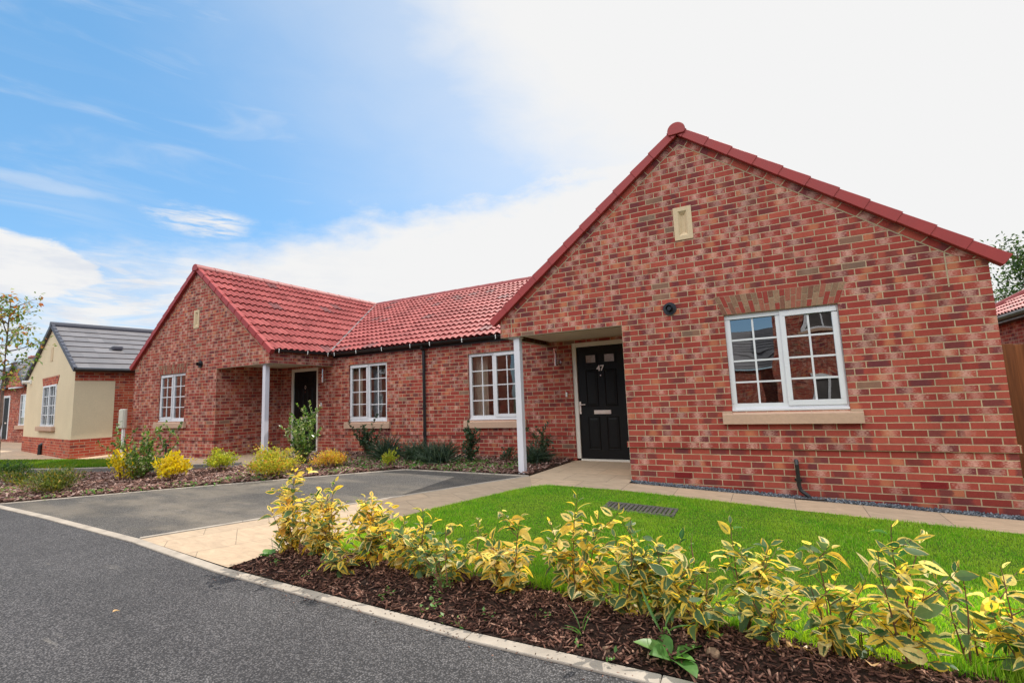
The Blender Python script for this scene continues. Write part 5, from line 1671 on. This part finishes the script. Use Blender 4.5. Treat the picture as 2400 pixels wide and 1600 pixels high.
airy('climbing_shrub', 'dark green shrub reaching up to the sill left of the downpipe', -5.98, 1.15, .75, .55, 51, 9, M['l_dark'], .06, dens=1.1, lean=(.12, 0))
spray('lavender', 'dark grey green lavender bush under the window left of the downpipe', -5.05, .72, .52, .5, 52, 420, M['l_grey'])
mound('shrub', 'small lime green shrub beside the driveway edging near the downpipe', -4.30, .02, .30, .27, 53, 260, .05, M['l_lime'], upright=.8)
spray('lavender', 'grey green lavender bush at the foot of the black downpipe', -4.35, .75, .45, .5, 54, 380, M['l_grey'])
spray('lavender', 'wide grey green lavender bush right of the black downpipe', -3.72, .62, .48, .75, 55, 520, M['l_grey'])
airy('upright_shrub', 'slim dark green upright shrub under the right hand window', -3.10, .75, .68, .28, 56, 7, M['l_dark'], .06, dens=1.1)
spray('lavender', 'dark grey green bush beside the foot of the near white post', -1.95, 1.05, .40, .50, 57, 330, M['l_grey'])
airy('upright_shrub', 'dark twiggy shrub against the wall right of the near white post', -1.93, 1.30, .62, .36, 58, 6, M['l_dark'], .055, dens=1.0)
mound('shrub', 'small dark shrub on the mulch left of the near white post', -2.5, 1.15, .28, .36, 59, 260, .045, M['l_dark'])


def weeds(name, label, spots, seed, ll, m):
    rd = random.Random(seed); L = []
    for x, y, r_, n_ in spots:
        for i in range(n_):
            a = rd.uniform(0, 2 * PI); q = r_ * math.sqrt(rd.random())
            px, py = x + math.cos(a) * q, y + math.sin(a) * q
            L.append((Vector((px, py, G(px, py) + hb(px, py) * (px > -3) + rd.uniform(.012, .06))), Vector((rd.gauss(0, 1), rd.gauss(0, 1), rd.uniform(.1, .9))), Vector((rd.gauss(0, .3), rd.gauss(0, .3), 1)), ll * rd.uniform(.5, 1.4), 1.2, 1.0))
    o = leaves(name, L, SMALL, m, smooth=False)
    meta(o, label, 'weeds', kind='stuff')


sp = []
rd = random.Random(5)
for i in range(240):
    t_ = rd.random(); x = lerp(-6.6, -2.0, t_); y = rd.uniform(-.05, 1.1) if x > -3.8 else rd.uniform(max(-2.2, -.1 + (x + 3.87) * .8 + .06), .9)
    sp.append((x, y, .12, 16))
for i in range(60):
    t_ = rd.random(); x = lerp(-12.6, -6, t_); y = lerp(-3.6, -1.85, clamp((x + 8.3) / 2.3, 0, 1)) + rd.uniform(.02, .35)
    sp.append((x, y, .16, 14))
weeds('weeds', 'patchy green weeds across the mulch below the windows and along the drive edge', sp, 6, .04, M['l_weed'])
sp = [(-1.85, -3.93, .05, 14), (-.58, -4.02, .06, 18), (-.20, -4.04, .07, 22), (-.26, -3.86, .06, 20), (.2, -4.0, .05, 8), (.5, -3.9, .05, 8), (.75, -4.06, .05, 8), (-1.4, -4.0, .04, 6), (.95, -4.1, .05, 8), (1.4, -3.8, .05, 8), (-1.05, -3.75, .05, 10), (0.05, -4.1, .12, 10)]
weeds('weeds', 'little green weeds sprouting from the dark mulch by the kerb', sp, 8, .026, M['l_weed'])


def weed_plant(name, label, x, y, n, ll, up_, seed, tm=LEAF, wr=1.5, m='l_weed', cat='weed', group='weeds growing along the front bed'):
    rd = random.Random(seed); z = G(x, y) + hb(x, y); L = []
    for i in range(n):
        a = 2 * PI * i / n + rd.uniform(-.4, .4)
        d = Vector((math.cos(a), math.sin(a), up_ * rd.uniform(.4, 1.4)))
        L.append((Vector((x, y, z + .01)) + d * .012, d, Vector((0, 0, 1)) + vrand(rd, .25), ll * rd.uniform(.7, 1.2), wr, rd.uniform(.6, 1.6)))
    o = leaves(name, L, tm, M[m], org=(x, y, z))
    meta(o, label, cat, group)


weed_plant('dock_plant', 'broad leaved dock weed by the kerb near the bottom of the picture', 1.22, -3.98, 6, .15, .7, 3)
weed_plant('bindweed', 'round leaved weed at the left tip of the front bed', -2.12, -3.80, 7, .075, .8, 4, wr=2.2)
weed_plant('grass_tuft', 'thin grass tuft in the dark mulch left of the dock weed', .76, -3.98, 5, .12, 3.0, 5, LEAF_N, .22)
weed_plant('grass_tuft', 'pale grass tuft beside the round leaved weed at the bed tip', -2.02, -3.74, 14, .12, 2.0, 6, LEAF_N, .4)
weed_plant('grass_tuft', 'long bladed grass tuft between the dock weed and the low shrubs', 1.16, -3.84, 4, .22, 2.4, 7, LEAF_N, .22)
airy('feathery_weed', 'feathery pale green weed standing at the kerb side of the bed', -.24, -3.84, .26, .16, 61, 4, M['l_weed'], .022, group='weeds growing along the front bed', cat='weed', dens=1.0)
airy('seeding_weed', 'slender seeding weed rising among the shrubs right of the drain cover', 1.22, -3.62, .40, .10, 62, 3, M['l_weed'], .016, group='weeds growing along the front bed', cat='weed', dens=.7)


def stone(label, x, y, r_, seed):
    rd = random.Random(seed); bm = bmesh.new(); bmesh.ops.create_icosphere(bm, subdivisions=2, radius=r_)
    for v in bm.verts:
        k = 1 + .25 * math.sin(v.co.x / r_ * 2.1 + seed) * math.cos(v.co.y / r_ * 1.7) + rd.uniform(-.06, .06)
        v.co = Vector((v.co.x * k * 1.15, v.co.y * k, v.co.z * k * .7))
    me = bpy.data.meshes.new('stone'); bm.to_mesh(me); bm.free(); me.materials.append(M['cobble'])
    o = bpy.data.objects.new('stone', me); COL.objects.link(o); o.location = (x, y, G(x, y) + hb(x, y) + r_ * .4)
    meta(o, label, 'stone', 'stones in the front bed')


stone('round brown stone in the mulch close to the kerb', .90, -4.02, .022, 1)
stone('larger grey brown stone half buried below the low drooping shrub', 1.40, -3.88, .032, 2)


def dry(label, x, y, seed, ll=.075):
    rd = random.Random(seed)
    L = [(Vector((x, y, G(x, y) + hb(x, y) + .025)), Vector((rd.gauss(0, 1), rd.gauss(0, 1), .2)), Vector((0, rd.gauss(0, .4), 1)), ll, 1.7, 2.5)]
    o = leaves('dry_leaf', L, LEAF, M['l_dry'], org=(x, y, G(x, y)))
    meta(o, label, 'leaf', 'fallen leaves')


dry('pale curled fallen leaf on the mulch at the lawn edge', 1.72, -3.70, 1)
dry('brown fallen leaf beside the pale curled one', 1.78, -3.66, 2)
dry('tan fallen leaf lying below the tall open shrub', 2.05, -3.74, 3)
dry('small brown fallen leaf lying alone on the asphalt road', -2.1, -4.9, 4, .035)
dry('fallen leaf on the lawn right of the drain cover', 1.9, -2.0, 6, .06)

# ------------------------------------------------------------------ trees
def tree(name, label, x, y, h, crown0, rad, seed, nb, nl, ll, m, trunk=.04, tmpl=SMALL, group=None, cl=.12, lean=(0, 0), sub=4):
    rd = random.Random(seed); z = G(clamp(x, -20, 6), clamp(y, -4, 4)) - .02
    root = thing(name, label, 'tree', (x, y, z), group)
    st = MB(); b = Vector((x, y, z)); L = []
    pts = [b + Vector((lean[0] * t_ + .02 * math.sin(t_ * 7), lean[1] * t_, h * t_)) for t_ in [i / 10 for i in range(11)]]
    st.tube(pts, [trunk * (1 - .88 * i / 10) for i in range(11)], 7)
    bn = st; ends = []
    for i in range(nb):
        t_ = lerp(crown0 / h, .99, (i + rd.random()) / nb); k = min(int(t_ * 10), 9); p = pts[k].lerp(pts[k + 1], t_ * 10 - k)
        a = i * 2.4 + rd.uniform(-.4, .4); env = math.sin(PI * clamp((t_ - crown0 / h) / (1 - crown0 / h) * .8 + .15, 0, 1)) ** .7
        d = Vector((math.cos(a), math.sin(a), rd.uniform(.15, .7))).normalized(); ln = rad * env * rd.uniform(.65, 1.1)
        q = [p]; dd = d.copy()
        for s_ in range(5):
            dd = (dd + vrand(rd, .14) + Vector((0, 0, .03))).normalized(); q.append(q[-1] + dd * ln / 5)
        bn.tube(q, [max(trunk * .32 * (1 - .85 * s_ / 5), .003) for s_ in range(6)], 4)
        for s_ in range(2, 6): ends.append((q[s_], ln))
        for _ in range(sub):
            s_ = rd.randint(1, 5); e_ = (dd + vrand(rd, .6)).normalized(); tip = q[s_] + e_ * ln * rd.uniform(.2, .45)
            bn.tube([q[s_], tip], [max(trunk * .1, .003), .002], 3); ends.append((tip, ln)); ends.append((q[s_].lerp(tip, .6), ln))
    st.build('trunk', M['wood'], root)
    for i in range(nl):
        p, ln = rd.choice(ends)
        p = p + vrand(rd, cl)
        L.append((p, vrand(rd, .7) + Vector((0, 0, -.2)), (Vector((0, 0, 1)) + vrand(rd, .5)).normalized(), ll * rd.uniform(.6, 1.3), rd.uniform(.8, 1.2), 1.0))
    leaves('crown', L, tmpl, m, root, smooth=False)
    return root


tree('street_tree', 'young street tree with green and reddish leaves at the left edge', -12.47, -2.78, 3.8, 2.0, .66, 71, 18, 1000, .095, M['l_tree'], .045, cl=.085)
tree('garden_tree', 'leafy garden tree behind the hipped red roof at the right edge', 14.2, 25, 7.6, 1.0, 3.3, 72, 46, 20000, .20, M['l_big'], .2, cl=.36)
tree('garden_tree', 'darker garden tree partly hidden right behind the hipped roof', 18.0, 27, 6.8, 1.0, 3.2, 73, 34, 6000, .24, M['l_big'], .2, cl=.32)
